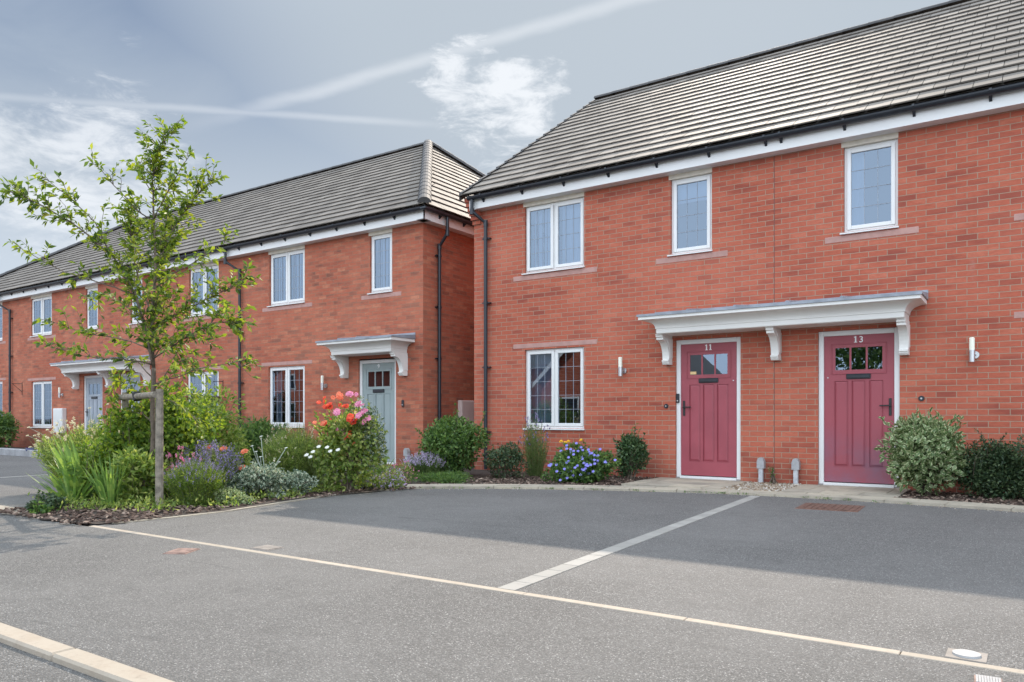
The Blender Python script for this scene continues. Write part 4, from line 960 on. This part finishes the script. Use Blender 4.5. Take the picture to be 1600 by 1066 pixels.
def spikes(name, label, cat, base, rx, ry, h, n, leafm, flowerm, seed=1, flh=.07, group=None, hj=.3, fl=True, leafn=14, lsize=(.035, .005), fan=.5, flsz=.009, stemm='stem_green', flfrac=1.):
    """tufts of thin upright stems with fine leaves, each ending in a flower spike"""
    rg = np.random.default_rng(seed); t = empty(name, (base[0], base[1], 0), label, cat, group); mb = MB(); LP, LA, FP, FA = [], [], [], []
    for k in range(n):
        a, q = rg.uniform(0, 2*math.pi), math.sqrt(rg.uniform()); bx, by = base[0]+rx*.45*q*math.cos(a), base[1]+ry*.45*q*math.sin(a)
        hh = h*rg.uniform(1-hj, 1.)*(1-.28*q*q); tip = Vector((base[0]+rx*q*math.cos(a)+rg.normal()*.03, base[1]+ry*q*math.sin(a)+rg.normal()*.03, hh)); b = Vector((bx, by, 0))
        mid = b.lerp(tip, .5)+Vector((0, 0, hh*.06)); mb.tube([b, mid, tip], [.0028, .002, .0013], 3, False)
        for i in range(leafn):
            f_ = rg.uniform(.05, .86); p = b.lerp(mid, f_*2) if f_ < .5 else mid.lerp(tip, f_*2-1); LP.append(p); d = rdir(1, rg, .9)[0]; LA.append(d)
        if fl and rg.uniform() < flfrac:
            for i in range(9): FP.append(tip-(tip-mid).normalized()*flh*(i/9)); FA.append(rdir(1, rg, .3)[0])
    mb.build('stems', stemm, t, uv=False, fix=False)
    leaves(t, 'foliage', leafm, LP, LA, rdir(len(LP), rg), rg.uniform(lsize[0]*.6, lsize[0]*1.3, len(LP)), lsize[1])
    if FP: leaves(t, 'flower_spikes', flowerm, FP, FA, rdir(len(FP), rg), flsz*1.5, flsz)
    return t

# --- the young tree
TB = at(240, 652, 8.6); TB.z = 0; TD = 8.6
tree = empty('young_tree', TB, 'slender young tree with sparse leaves tied to a timber stake frame in the flower bed', 'tree')
rt = random.Random(11)
def tp(px, py, dz=0.): return at(px, py, TD+dz)
limbs = [  # picture columns/rows at the tree's own distance, with depth offsets; start radius
 ([(240, 795, 0), (237, 720, 0), (238, 650, 0), (240, 575, 0)], .030, .024),
 ([(240, 575, 0), (238, 500, .05), (243, 420, .0), (240, 345, .1), (238, 280, .05), (250, 235, 0), (264, 203, 0)], .020, .003),
 ([(240, 575, 0), (229, 520, -.1), (212, 460, -.2), (178, 402, -.3), (112, 348, -.5), (60, 318, -.6), (14, 298, -.7)], .016, .003),
 ([(178, 402, -.3), (150, 350, -.3), (105, 305, -.4), (62, 276, -.5)], .008, .002),
 ([(240, 345, .1), (215, 330, .0), (188, 300, -.1), (160, 268, -.1), (136, 246, -.2)], .008, .002),
 ([(238, 300, .1), (222, 275, .2), (196, 250, .3)], .006, .002),
 ([(212, 460, -.2), (165, 445, -.3), (100, 425, -.2), (50, 398, -.2), (28, 384, -.1)], .008, .002),
 ([(243, 420, 0), (262, 375, .2), (285, 335, .3), (310, 302, .4), (334, 274, .4)], .009, .002),
 ([(240, 345, .1), (262, 300, -.1), (285, 258, -.2), (303, 238, -.2)], .007, .002),
 ([(243, 440, 0), (275, 425, -.3), (320, 400, -.4), (366, 372, -.4)], .008, .002),
 ([(238, 520, 0), (270, 495, .2), (318, 470, .3), (360, 450, .3), (388, 430, .3)], .010, .002),
 ([(240, 560, 0), (285, 530, -.3), (330, 505, -.5), (372, 505, -.5)], .009, .002),
 ([(236, 545, 0), (190, 530, .3), (130, 520, .4), (62, 498, .4)], .008, .002),
 ([(238, 570, 0), (185, 560, -.4), (120, 555, -.6), (62, 535, -.6)], .008, .002),
 ([(240, 600, 0), (275, 590, -.3), (315, 575, -.5), (372, 565, -.6), (392, 588, -.6)], .008, .002),
 ([(238, 620, 0), (205, 610, .3), (180, 590, .4)], .006, .002),
 ([(243, 480, 0), (255, 420, .4), (258, 360, .5), (262, 310, .5)], .009, .003),
 ([(240, 500, 0), (215, 430, .4), (205, 370, .5), (200, 320, .5)], .009, .003),
 ([(238, 640, 0), (262, 625, -.2), (292, 640, -.3), (318, 672, -.3)], .006, .002),
 ([(238, 660, 0), (215, 640, .2), (190, 655, .3), (172, 690, .3)], .006, .002),
 ([(240, 610, 0), (268, 570, .3), (300, 560, .4), (325, 590, .4)], .007, .002),
 ([(238, 590, 0), (210, 560, .2), (185, 590, .3), (168, 630, .3)], .007, .002),
 ([(240, 560, 0), (262, 530, .3), (280, 560, .4), (290, 610, .4)], .007, .002),
 ([(229, 520, 0), (200, 480, .3), (165, 460, .5), (130, 470, .5)], .007, .002),
]
tm = MB(); LP, LA, LL = [], [], []
def put_leaves(path, n, size, spread=.0):
    L = sum((b-a).length for a, b in zip(path, path[1:]))
    for i in range(n):
        s = rt.uniform(.12, 1.03)*L; q = s
        for a, b in zip(path, path[1:]):
            l = (b-a).length
            if q <= l or b is path[-1]: p = a.lerp(b, min(1.05, q/l)); d = (b-a).normalized(); break
            q -= l
        side = Vector((rt.gauss(0, 1), rt.gauss(0, 1), rt.gauss(0, .7))); side -= side.dot(d)*d*.8
        LP.append(p); LA.append(side.normalized()*.8+d*.7+Vector((0, 0, -.22))); LL.append(size*rt.uniform(.6, 1.25))
for path, r0, r1 in limbs:
    P = [tp(*q) for q in path]; n = len(P)
    sm = []
    for a, b in zip(P, P[1:]):
        for k in range(3): sm.append(a.lerp(b, k/3)+Vector((rt.gauss(0, 1), rt.gauss(0, 1), rt.gauss(0, 1)))*.006*(k > 0))
    sm.append(P[-1]); tm.tube(sm, [r0+(r1-r0)*i/(len(sm)-1) for i in range(len(sm))], 7)
    if r0 < .03:
        L = sum((b-a).length for a, b in zip(sm, sm[1:]))
        core = r0 > .008
        put_leaves(sm[len(sm)//3:], int(L*15), .088)
        for k in range(int(L*(34 if core else 10))):
            i = rt.randrange(len(sm)//5, len(sm)-1) if not core else rt.randrange(1, len(sm)-1); s = sm[i]; d = (sm[i+1]-sm[i]).normalized()
            o = Vector((rt.gauss(0, 1), rt.gauss(0, 1), rt.gauss(.3, .8))).normalized(); ln = rt.uniform(.12, .42)*(1.15-.6*i/len(sm))*(1.15 if core else .8)
            e = s+(d*.8+o*.8).normalized()*ln; mid = s.lerp(e, .5)+Vector((rt.gauss(0, .02), rt.gauss(0, .02), .02))
            tm.tube([s, mid, e], [.0038, .0028, .0015], 4, False); put_leaves([s, mid, e], int(ln*34)+2, .080)
tm.build('trunk', 'bark', tree, uv=False, fix=False, smooth=True)
rg = np.random.default_rng(5); N_ = len(LP)
leaves(tree, 'crown', 'leaf_tree', [tuple(p) for p in LP], [tuple(p) for p in LA], rdir(N_, rg, 1.4), np.array(LL), np.array(LL)*.46)
# stake frame: two posts and a rail
fr = empty('tree_stake', gp(250, 795), 'weathered timber stake frame of two posts and a rail holding the young tree', 'tree stake')
p1 = gp(249, 797); z1_ = depth(p1); s1 = z1_/F; top1 = .96+(652-612)*s1
p2 = TB + (TB-p1)*.9; p2.z = 0
q2 = at(196, 640, depth(p1)+1.05); p2 = Vector((q2.x, q2.y, 0)); top1 = 1.25
MB().tube([(p1.x, p1.y, -.02), (p1.x, p1.y, .6), (p1.x+.004, p1.y, top1)], [.040, .039, .037], 12).build('post', 'wood', fr)
MB().tube([(p2.x, p2.y, -.02), (p2.x, p2.y, .6), (p2.x, p2.y, top1)], [.040, .039, .037], 12).build('post', 'wood', fr)
d12 = (p2-p1).normalized(); a_ = p1-d12*.06+Vector((-.05, -.03, top1-.06)); b_ = p2+d12*.06+Vector((-.05, -.03, top1-.06))
MB().tube([a_, b_], .034, 12).build('rail', 'wood', fr)
MB().tube([a_.lerp(b_, .5)+Vector((0, 0, .04)), a_.lerp(b_, .5)+Vector((.03, .0, -.04))], .045, 10).build('tie', 'rubber', fr)

# --- flower bed by the young tree
def P2(px, py): p = gp(px, py); return (p.x, p.y, 0)
def B(px, z): p = at(px, 652, z); return (p.x, p.y, 0)      # ground point on one bearing, z metres ahead
def flowers_on(t, P_, D_, n, m, size, seed, name='flowers'):
    rg = np.random.default_rng(seed); i = rg.choice(len(P_), n, replace=False)
    o = leaves(t, name, m, P_[i]+D_[i]*.02, D_[i]+rdir(n, rg, .4), rdir(n, rg, 1), size, size*.8); o['kind'] = 'stuff'; return o
rgf = np.random.default_rng(9)
spikes('meadow_perennial', 'tall wispy lime-green perennial with cream button flowers left of the stake', 'plant', B(148, 9.7), .80, .7, 1.02, 620, 'leaf_meadow', 'petal_cream', 3, .03, leafn=34, lsize=(.065, .014), flsz=.017, flfrac=.22)
mp_ = bpy.data.objects['meadow_perennial']; mb = MB(); b0 = None
for (px, py) in ((45, 668), (43, 681), (54, 681), (47, 699), (62, 690), (74, 672), (96, 657), (140, 638), (168, 632)):
    q = at(px, py, 9.5); mb.tube([(mp_.location.x, mp_.location.y, .25), (Vector((mp_.location.x, mp_.location.y, .25)).lerp(q, .6)+Vector((0, 0, .06))), q], [.004, .003, .002], 4, False)
    if b0 is None: q0 = q; b0 = bloom_mesh(mp_, q, (.1, -.4, .9), .022, 'petal_cream', 3, 6)
    else: dup(b0, mp_, q-q0)
mb.build('stalks', 'stem_silver', mp_, uv=False, fix=False)
bush('lady_mantle', 'soft lime-green leafy mass between the irises and the tall wispy perennial', 'plant', B(160, 9.0), .62, .72, 3600, 'leaf_lime', (.055, .032), 14, 46, zc=.45, wild=50)
bush('mock_orange', 'bright lime-green leafy shrub round and behind the foot of the tree stake', 'shrub', B(266, 9.15), .64, 1.36, 4600, 'leaf_lime', (.07, .042), 20, 4, ry=.6, zc=.5, shell=.35, wild=60)
bush('mock_orange', 'low lime-green shrub just left of the young tree stem', 'shrub', B(208, 8.95), .48, 1.12, 3300, 'leaf_lime', (.065, .04), 14, 43, zc=.48, wild=40)
bush('white_rose', 'taller light green shrub with white flowers behind the stake, under the far window', 'shrub', B(318, 10.6), .62, 1.38, 3600, 'leaf_meadow', (.065, .038), 14, 41, zc=.52)
blades('iris_clump', 'large clump of broad arching iris leaves at the left end of the bed', 'iris', B(128, 8.6), 44, .82, .060, 'leaf_iris', 1.05, 5, lean=(-.30, -.12))
blades('iris_clump', 'upright fan of narrower iris leaves in front of the bed, left of the stake', 'iris', B(172, 7.95), 52, .64, .034, 'leaf_iris', .55, 6, lean=(-.06, -.05))
blades('iris_clump', 'wide low clump of glossy arching leaves at the front edge of the bed tip', 'iris', B(112, 8.35), 30, .62, .05, 'leaf_iris', 1.25, 55, lean=(-.35, -.1))
bush('sedum', 'low dark green cushion plant at the left tip of the bed', 'plant', P2(75, 800), .20, .18, 700, 'leaf_dark', (.04, .026), 6, 7, zc=.4)
bush('sedum', 'small pale green rosette in front of the dark cushion plant at the bed tip', 'plant', P2(66, 806), .09, .10, 90, 'leaf_mid', (.05, .035), 3, 8, zc=.4)
bush('hellebore', 'dark green leafy understorey plant at the stake foot, behind the narrow iris fan', 'plant', B(216, 8.3), .42, .62, 2300, 'leaf_meadow', (.08, .034), 10, 9, zc=.45, wild=30)
spikes('lavender', 'fresh green lavender mound right of the stake with few purple tips', 'lavender', B(304, 8.2), .33, .30, .54, 900, 'leaf_lime', 'petal_lavender', 10, .05, leafn=22, lsize=(.05, .007), flfrac=.22)
spikes('lavender', 'tall lavender in full purple flower behind the green mound', 'lavender', B(328, 8.95), .40, .36, .72, 560, 'leaf_meadow', 'petal_lavender', 12, .10, leafn=18, lsize=(.045, .009), flsz=.014, flfrac=.7, hj=.4)
spikes('pink_valerian', 'pink-flowered perennial beside the stake among the lavender', 'plant', B(284, 8.6), .22, .2, .64, 130, 'leaf_meadow', 'petal_pink', 13, .03, leafn=12, flfrac=.35, flsz=.016)
t, P_, D_ = bush('coral_rose', 'small coral-flowered rose behind the purple lavender', 'rose', B(362, 9.3), .34, .66, 900, 'leaf_meadow', (.05, .03), 8, 14, zc=.5)
for (px, py) in ((325, 700), (349, 702), (378, 731), (382, 706)):
    q = at(px, py, 9.0); bloom_mesh(t, q, (0.2, -.5, .8), .055, 'petal_coral', 3)
    MB().tube([(t.location.x, t.location.y, .3), q-Vector((0, 0, .02))], .004, 4).build('stem', 'stem_green', t, uv=False, fix=False)
bush('euonymus', 'grey-green variegated euonymus mound in the middle of the bed', 'shrub', B(408, 8.95), .36, .43, 2700, 'leaf_euonymus', (.05, .03), 12, 15, zc=.42, ry=.36)
bush('euonymus', 'smaller variegated euonymus mound touching the right side of the larger one', 'shrub', B(462, 9.2), .25, .34, 1500, 'leaf_euonymus', (.045, .028), 9, 16, zc=.42)
bush('variegated_cushion', 'flat pale variegated cushion at the kerb in front of the lavender', 'plant', P2(362, 790), .22, .19, 1300, 'leaf_varieg', (.035, .024), 7, 17, zc=.35)
spikes('ornamental_grass', 'tall feathery yellow-green grass left of the rose', 'plant', B(462, 10.2), .50, .42, .93, 900, 'leaf_meadow', 'petal_cream', 18, .03, leafn=26, lsize=(.09, .008), flfrac=.12, flsz=.012, hj=.45)
bush('spurge', 'green leafy perennial filling the bed between grass and rose', 'plant', B(490, 10.4), .42, .55, 1800, 'leaf_mid', (.06, .022), 10, 44, zc=.45)
spikes('mixed_perennial', 'dark green upright perennial against the wall behind the grass', 'plant', B(402, 12.6), .55, .5, 1.12, 420, 'leaf_mid', 'petal_pink', 19, .03, leafn=36, lsize=(.10, .026), flfrac=0., hj=.5)
bush('dark_conifer', 'dark columnar evergreen against the brick beside the far downpipe', 'shrub', (-15.2, -1.2, 0), .50, 1.65, 3600, 'leaf_ceder', (.07, .024), 9, 20, zc=.5)
bush('dark_evergreen', 'wide dark evergreen shrub below the tall window behind the tree', 'shrub', (-16.6, -1.4, 0), 1.15, 1.32, 5200, 'leaf_ceder', (.075, .026), 14, 21, zc=.45)
# silver campion
t = empty('silver_campion', B(415, 9.3), 'silvery branching campion with white discs rising behind the euonymus', 'plant'); mb = MB(); heads = []; bx, by, _ = t.location
for (px, py) in ((408, 682), (394, 697), (400, 706), (407, 714), (436, 722), (447, 700)):
    q = at(px, py, 9.3); b = Vector((bx, by, .2)); m_ = b.lerp(q, .6)+Vector((.03*math.sin(px), 0, .02)); mb.tube([b, m_, q], .0045, 5, False); heads.append(q)
mb.build('stems', 'stem_silver', t, uv=False, fix=False)
b0 = bloom_mesh(t, heads[0], (0, -.3, 1), .026, 'petal_white', 1, 7)
for q in heads[1:]: dup(b0, t, Vector(q)-Vector(heads[0]))
leaves(t, 'foliage', 'leaf_silver', [(bx+rgf.normal()*.1, by+rgf.normal()*.1, abs(rgf.normal()*.15)) for _ in range(160)], rdir(160, rgf, .6), rdir(160, rgf, 1), .07, .02)
# the rose
RB = Vector(B(546, 9.75)); rd = 9.75
t, P_, D_ = bush('rose_bush', 'large rose bush with red and pink blooms in front of the sage green door', 'rose', RB, .53, 1.12, 4800, 'leaf_meadow', (.06, .038), 20, 22, zc=.47, ry=.45, wild=46)
P2_, D2_ = lump_points(np.random.default_rng(61), 900, (RB.x+.22, RB.y+.12, .68), (.26, .2, .52), 7); leaves(t, 'pale_foliage', 'leaf_euonymus', P2_, D2_+rdir(900, rgf, .2), rdir(900, rgf, 1), .05, .032)
for px, py, c, r_ in ((514, 633, 'petal_red', .075), (535, 632, 'petal_red', .06), (521, 620, 'petal_coral', .06), (527, 646, 'petal_pink', .085), (546, 654, 'petal_red', .09), (549, 614, 'petal_pink', .06), (557, 631, 'petal_pink', .06), (563, 645, 'petal_pink', .07), (575, 659, 'petal_pink', .06), (503, 654, 'petal_coral', .06), (543, 681, 'petal_red', .055), (530, 618, 'petal_coral', .05), (507, 629, 'petal_red', .05), (553, 658, 'petal_red', .06)):
    q = at(px, py, rd-.3+.1*math.sin(px)); rr_ = random.Random(px*py)
    for j_ in range(3):
        bloom_mesh(t, q+Vector((rr_.gauss(0, .035), rr_.gauss(0, .03), rr_.gauss(0, .028))), (rr_.uniform(-.1, .6), rr_.uniform(-1, -.3), rr_.uniform(.2, .9)), r_*rr_.uniform(.5, .8), c, 4, 6, rg=np.random.default_rng(px+j_))
    MB().tube([(RB.x+(q.x-RB.x)*.5, RB.y, .6), q-Vector((0, -.03, .03))], .004, 4).build('stem', 'stem_green', t, uv=False, fix=False)
rgr = np.random.default_rng(71)
od_ = np.argsort(-(D_ @ np.array([.35, -.7, .7])+P_[:, 2]))[:700]
for k in rgr.choice(od_, 22, replace=False): bloom_mesh(t, P_[k]+D_[k]*.03, tuple(D_[k]+np.array([0, -.4, .3])), rgr.uniform(.02, .042), rgr.choice(['petal_red', 'petal_coral', 'petal_pink', 'petal_pink']), 3, 6, rg=rgr)
t = empty('ox_eye_daisy', B(500, 9.6), 'loose cluster of white daisy heads between grass and rose', 'plant'); mb = MB(); hd = []
for (px, py) in ((485, 714), (489, 706), (479, 711), (511, 699), (516, 705), (528, 703), (498, 698)):
    q = at(px, py, 9.3); mb.tube([(t.location.x, t.location.y, 0), q], .003, 4, False); hd.append(q)
mb.build('stems', 'stem_green', t, uv=False, fix=False); b0 = bloom_mesh(t, hd[0], (.2, -.6, .7), .032, 'petal_white', 1, 9)
for q in hd[1:]: dup(b0, t, Vector(q)-Vector(hd[0]))
blades('iris_clump', 'small bright clump of sword leaves below the sage green door', 'iris', P2(596, 750), 22, .46, .034, 'leaf_iris', .55, 23)
t, P_, D_ = bush('catmint', 'low mauve-flowered cushion at the kerb right of the rose', 'plant', P2(606, 765), .30, .26, 1300, 'leaf_meadow', (.032, .016), 8, 24, zc=.4)
flowers_on(t, P_, D_, 420, 'petal_mauve', .028, 3)
t, P_, D_ = bush('campanula', 'blue-violet flowering cushion left of the mauve one, at the rose foot', 'plant', P2(574, 765), .22, .22, 800, 'leaf_meadow', (.03, .016), 6, 25, zc=.4)
flowers_on(t, P_, D_, 230, 'petal_lavender', .024, 4)
t, P_, D_ = bush('pink_thrift', 'small pink-flowered plant beside the grey service pipe of the sage green door', 'plant', P2(630, 757), .26, .34, 800, 'leaf_meadow', (.032, .014), 6, 26, zc=.45)
flowers_on(t, P_, D_, 120, 'petal_pink', .03, 5)
spikes('lavender', 'rounded lavender left of the big green shrub in the passage corner', 'lavender', P2(662, 748), .34, .32, .44, 520, 'leaf_mid', 'petal_mauve', 27, .07, leafn=14, lsize=(.04, .008), flsz=.012, flfrac=.6)
bush('ground_cover_plant', 'low grassy green mat in front of the passage corner lavender', 'plant', P2(690, 755), .52, .17, 3200, 'leaf_mid', (.06, .010), 12, 28, zc=.3, ry=.3)
# --- bed under the window of number 11
bush('laurel_shrub', 'big rounded mid-green shrub at the passage between the two rows', 'shrub', (-7.72, -1.45, 0), .70, 1.02, 7600, 'leaf_mid', (.07, .034), 20, 29, zc=.46, ry=.6)
t, P_, D_ = bush('abelia', 'small dark shrub with coppery tips right of the big rounded shrub', 'shrub', (-6.72, -1.4, 0), .40, .58, 2600, 'leaf_dark', (.045, .026), 10, 30, zc=.45)
flowers_on(t, P_, D_, 60, 'leaf_copper', .035, 6, 'coppery_tips')
spikes('verbena', 'wispy thin-stemmed verbena with tiny mauve heads under the window', 'plant', P2(836, 746), .26, .22, 1.10, 150, 'leaf_mid', 'petal_lavender', 31, .03, leafn=20, lsize=(.06, .007), flsz=.014, hj=.5, flfrac=.4)
GB = gp(890, 757); t, P_, D_ = bush('blue_geranium', 'spreading cranesbill covered in violet-blue flowers under the window', 'plant', (GB.x, GB.y+.26, 0), .60, .56, 5200, 'leaf_mid', (.055, .04), 18, 32, zc=.42, ry=.42)
rg6 = np.random.default_rng(6); sc = D_ @ np.array([.35, -.75, .5]) + (P_[:, 2]-.25)*.8 - (P_[:, 1]-GB.y-.26)*1.2; od = np.argsort(-sc)[:len(P_)//4]; b0 = None
for k in rg6.choice(od, 85, replace=False):
    q = P_[k]+D_[k]*.02+np.array([.02, -.05, .03])
    if b0 is None: q0 = q; b0 = bloom_mesh(t, q, (.2, -.75, .55), .024, 'petal_blue', 1, 5)
    else: dup(b0, t, tuple(q-q0))
t = empty('yellow_poppy', (GB.x, GB.y+.55, 0), 'few yellow poppy blooms rising behind the blue cranesbill', 'plant'); mb = MB(); b0 = None
for (px, py) in ((877, 690), (883, 692), (888, 690), (893, 697), (908, 688)):
    q = at(px, py, depth((GB.x, GB.y+.45, 0))); mb.tube([(GB.x, GB.y+.5, 0), q], .003, 4, False)
    if b0 is None: q0 = q; b0 = bloom_mesh(t, q, (.1, -.5, .8), .034, 'petal_yellow', 2, 5)
    else: dup(b0, t, q-q0)
mb.build('stems', 'stem_green', t, uv=False, fix=False)
t, P_, D_ = bush('camellia', 'upright green shrub with reddish shoots left of door 11', 'shrub', (-5.05, -.45, 0), .29, .78, 2300, 'leaf_glossy', (.06, .034), 10, 33, zc=.5)
mb = MB(); lp = []
for (px, py) in ((988, 668), (1000, 672), (972, 678), (994, 662)):
    q = at(px, py, depth((-5.05, -.45, 0))); mb.tube([(-5.05, -.45, .45), q], .004, 4, False); lp += [Vector((-5.05, -.45, .45)).lerp(q, f_) for f_ in (.6, .7, .8, .86, .92, .97, 1.)]
mb.build('shoots', 'stem_green', t, uv=False, fix=False); leaves(t, 'shoot_leaves', 'leaf_mid', [tuple(v) for v in lp], rdir(len(lp), rgf, .6), rdir(len(lp), rgf, 1), .05, .022)
bush('wall_weed', 'thin green weed growing from the gravel at the wall joint between the two doors', 'plant', (-3.02, -.1, 0), .03, .2, 40, 'leaf_mid', (.04, .016), 3, 34, zc=.5)
# --- right-hand bed
bush('variegated_elaeagnus', 'rounded cream-edged variegated shrub in front of door 13', 'shrub', (-1.08, -.60, 0), .50, 1.0, 5600, 'leaf_varieg', (.09, .044), 24, 35, zc=.51, ry=.46, shell=.4, wild=30)
bush('dark_hedge_shrub', 'dark small-leaved shrub right of the variegated shrub', 'shrub', (-.42, -.46, 0), .46, .76, 9500, 'leaf_dark', (.042, .022), 18, 36, zc=.45, ry=.38, shell=.35)
bush('dark_hedge_shrub', 'dark small-leaved shrub cut by the right picture edge', 'shrub', (.24, -.70, 0), .50, .78, 10500, 'leaf_dark', (.042, .022), 18, 37, zc=.45, ry=.45, shell=.35)
bush('dark_hedge_shrub', 'dark small-leaved shrub beyond the right picture edge', 'shrub', (1.25, -.70, 0), .55, .8, 4000, 'leaf_dark', (.045, .024), 12, 38, zc=.45, ry=.45)
# --- far left
bush('green_shrub', 'rounded dark green shrub against the far left house under the window', 'shrub', (-25.6, -1.0, 0), 1.35, 1.05, 5200, 'leaf_mid', (.11, .05), 14, 39, zc=.42, ry=.7)
bush('brown_shrub', 'brownish low shrub at the far left picture edge', 'shrub', (-27.6, -.9, 0), .8, .8, 2000, 'leaf_copper', (.09, .045), 9, 42, zc=.42, ry=.6)
blocks_line('bed_kerb', -40, -18.2, -2.35, -2.1, -.02, .16, .9, 'cement_grey', .01, .01)
for (px, py, r_, lab) in ((49, 712, .125, 'larger blue glazed pot on the far left kerb'), (36, 711, .085, 'smaller blue glazed pot left of the larger one')):
    p = gp(px, py+1); t = empty('plant_pot', p, lab, 'pot', 'blue pots on the far left kerb')
    MB().tube([(p.x, p.y, 0), (p.x, p.y, r_*1.3), (p.x, p.y, r_*1.6), (p.x, p.y, r_*1.75)], [r_*.7, r_, r_*.95, r_*1.05], 20).build('pot_body', 'pot_blue', t, smooth=False)
# cream edging that follows the left bed
mb = MB(); ed = [(-6.80, -7.40), (-6.74, -6.9), (-6.72, -6.3), (-6.88, -5.5), (-7.02, -4.8), (-7.04, -4.2), (-6.93, -3.5)]
L_ = sum(math.dist(a, b) for a, b in zip(ed, ed[1:])); s_ = 0
while s_ < L_-.05:
    a, da = along(ed, s_+.003); b, db = along(ed, min(L_, s_+.3)-.003); n1 = Vector((-da.y, da.x))*.05; n2 = Vector((-db.y, db.x))*.05
    P = [a, b, b+n2, a+n1]; h = .012+random.uniform(-.002, .002); mb.poly([(p.x, p.y, h) for p in P])
    for k in range(4): p, q = P[k], P[(k+1) % 4]; mb.poly([(p.x, p.y, h), (p.x, p.y, -.03), (q.x, q.y, -.03), (q.x, q.y, h)])
    s_ += .3
# loose low growth between the plants and grit at the foot of the edges: nobody could count it
gc = empty('ground_cover', (-7.9, -6, 0), 'patchy low green seedlings on the mulch of the flower bed', 'ground cover'); del gc['category'], gc['label']; gc['kind'] = 'stuff'
rg8 = np.random.default_rng(88); cen = [(rg8.uniform(-9.1, -7.0), rg8.uniform(-7.2, -3.6)) for _ in range(70)]; pp = []
for cx_, cy_ in cen:
    for _ in range(70): pp.append((cx_+rg8.normal()*.11, cy_+rg8.normal()*.11, abs(rg8.normal())*.05+.02))
leaves(gc, 'seedlings', 'leaf_meadow', pp, rdir(len(pp), rg8, .9), rdir(len(pp), rg8, 1), .05, .018)
wd = empty('edge_weeds', (-4, -2, 0), 'tiny weeds in the joint between paving and tarmac', 'weeds'); del wd['category'], wd['label']; wd['kind'] = 'stuff'; pp = []
for _ in range(60):
    q, dq = along(front, rg8.uniform(0, 6.5)); q = q+Vector((-dq.y, dq.x))*rg8.choice([-.01, .2, -.01])
    for _ in range(7): pp.append((q.x+rg8.normal()*.018, q.y+rg8.normal()*.012, .005))
leaves(wd, 'weed_leaves', 'leaf_mid', pp, rdir(len(pp), rg8, 1.5), rdir(len(pp), rg8, .2), .035, .008)
tag(mb.build('bed_edging', 'slab_cream'), kind='structure')

# ------------------------------------------------------------------ houses across the road, which the windows mirror
def opp(x0, x1, y0, label, gable_h=8.2, ev=5):
    h = empty('opposite_house', (x0, y0, 0), label, 'house', 'brick houses across the road'); xm = (x0+x1)/2; y1 = y0-8
    mb = MB().poly([(x0, y0, -.06), (x1, y0, -.06), (x1, y0, ev), (xm, y0, gable_h), (x0, y0, ev)]); mb.poly([(x0, y1, -.06), (x1, y1, -.06), (x1, y1, ev), (xm, y1, gable_h), (x0, y1, ev)])
    mb.poly([(x0, y0, -.06), (x0, y1, -.06), (x0, y1, ev), (x0, y0, ev)]); mb.poly([(x1, y0, -.06), (x1, y1, -.06), (x1, y1, ev), (x1, y0, ev)]); mb.build('wall', 'brick_orange', h)
    r_ = MB(); 
    for s in (1, -1):
        xe = xm+s*((x1-x0)/2+.4); ze = ev-.35; r_.poly([(xm, y0+.35, gable_h+.12), (xe, y0+.35, ze), (xe, y1-.3, ze), (xm, y1-.3, gable_h+.12)])
    r_.build('roof', 'roof_tile', h, uv=False, fix=False)
    v = MB()
    for s in (1, -1):
        xe = xm+s*((x1-x0)/2+.4); v.prism([(0, 0), (0, -.25), (.04, -.25), (.04, 0)], 0, 1, lambda t_, p, q, s=s, xe=xe: (xm+(xe-xm)*t_, y0+.36+p, gable_h+.11+q+(ev-.35-gable_h-.11)*t_))
    v.build('bargeboard', 'white_upvc', h)
    for wx in (x0+1.2, x1-2.6):
        for wz in ((.9, 3.2) if ev > 4 else (.9,)): 
            f_ = MB().box(wx, wx+1.4, y0, y0+.05, wz, wz+1.25); w_ = f_.build('window', 'white_upvc', h); MB().box(wx+.1, wx+1.3, y0+.05, y0+.06, wz+.1, wz+1.15).build('pane', 'black_plastic', w_)
opp(-24, -15.5, -27, 'gabled brick house mirrored in the near row\'s ground floor window', 7.0, 3.3)
opp(-52, -42, -30, 'gabled brick house mirrored beside the sage green door', 8.2, 5)
opp(-40, -31, -36, 'gabled brick house across the road mirrored between its neighbours', 8.2, 5)
bush('roadside_tree', 'broad leafy tree across the road, mirrored in the glass of door 13', 'tree', (-5.2, -25, 0), 3.6, 7.5, 9000, 'leaf_mid', (.22, .13), 26, 77, zc=.55)
bush('garden_hedge', 'clipped hedge across the road mirrored below the bargeboard', 'hedge', (-17.5, -24, 0), 5.0, 1.5, 3000, 'leaf_dark', (.2, .12), 22, 78, zc=.45, ry=.8)

def grit_pt(rg):
    q, dq = along(front, rg.uniform(0, 9)); q = q-Vector((-dq.y, dq.x))*(abs(rg.normal())*.09); return q.x, q.y
scatter('grit', 'gravel', grit_pt, 600, .004, .013, .5, .0)
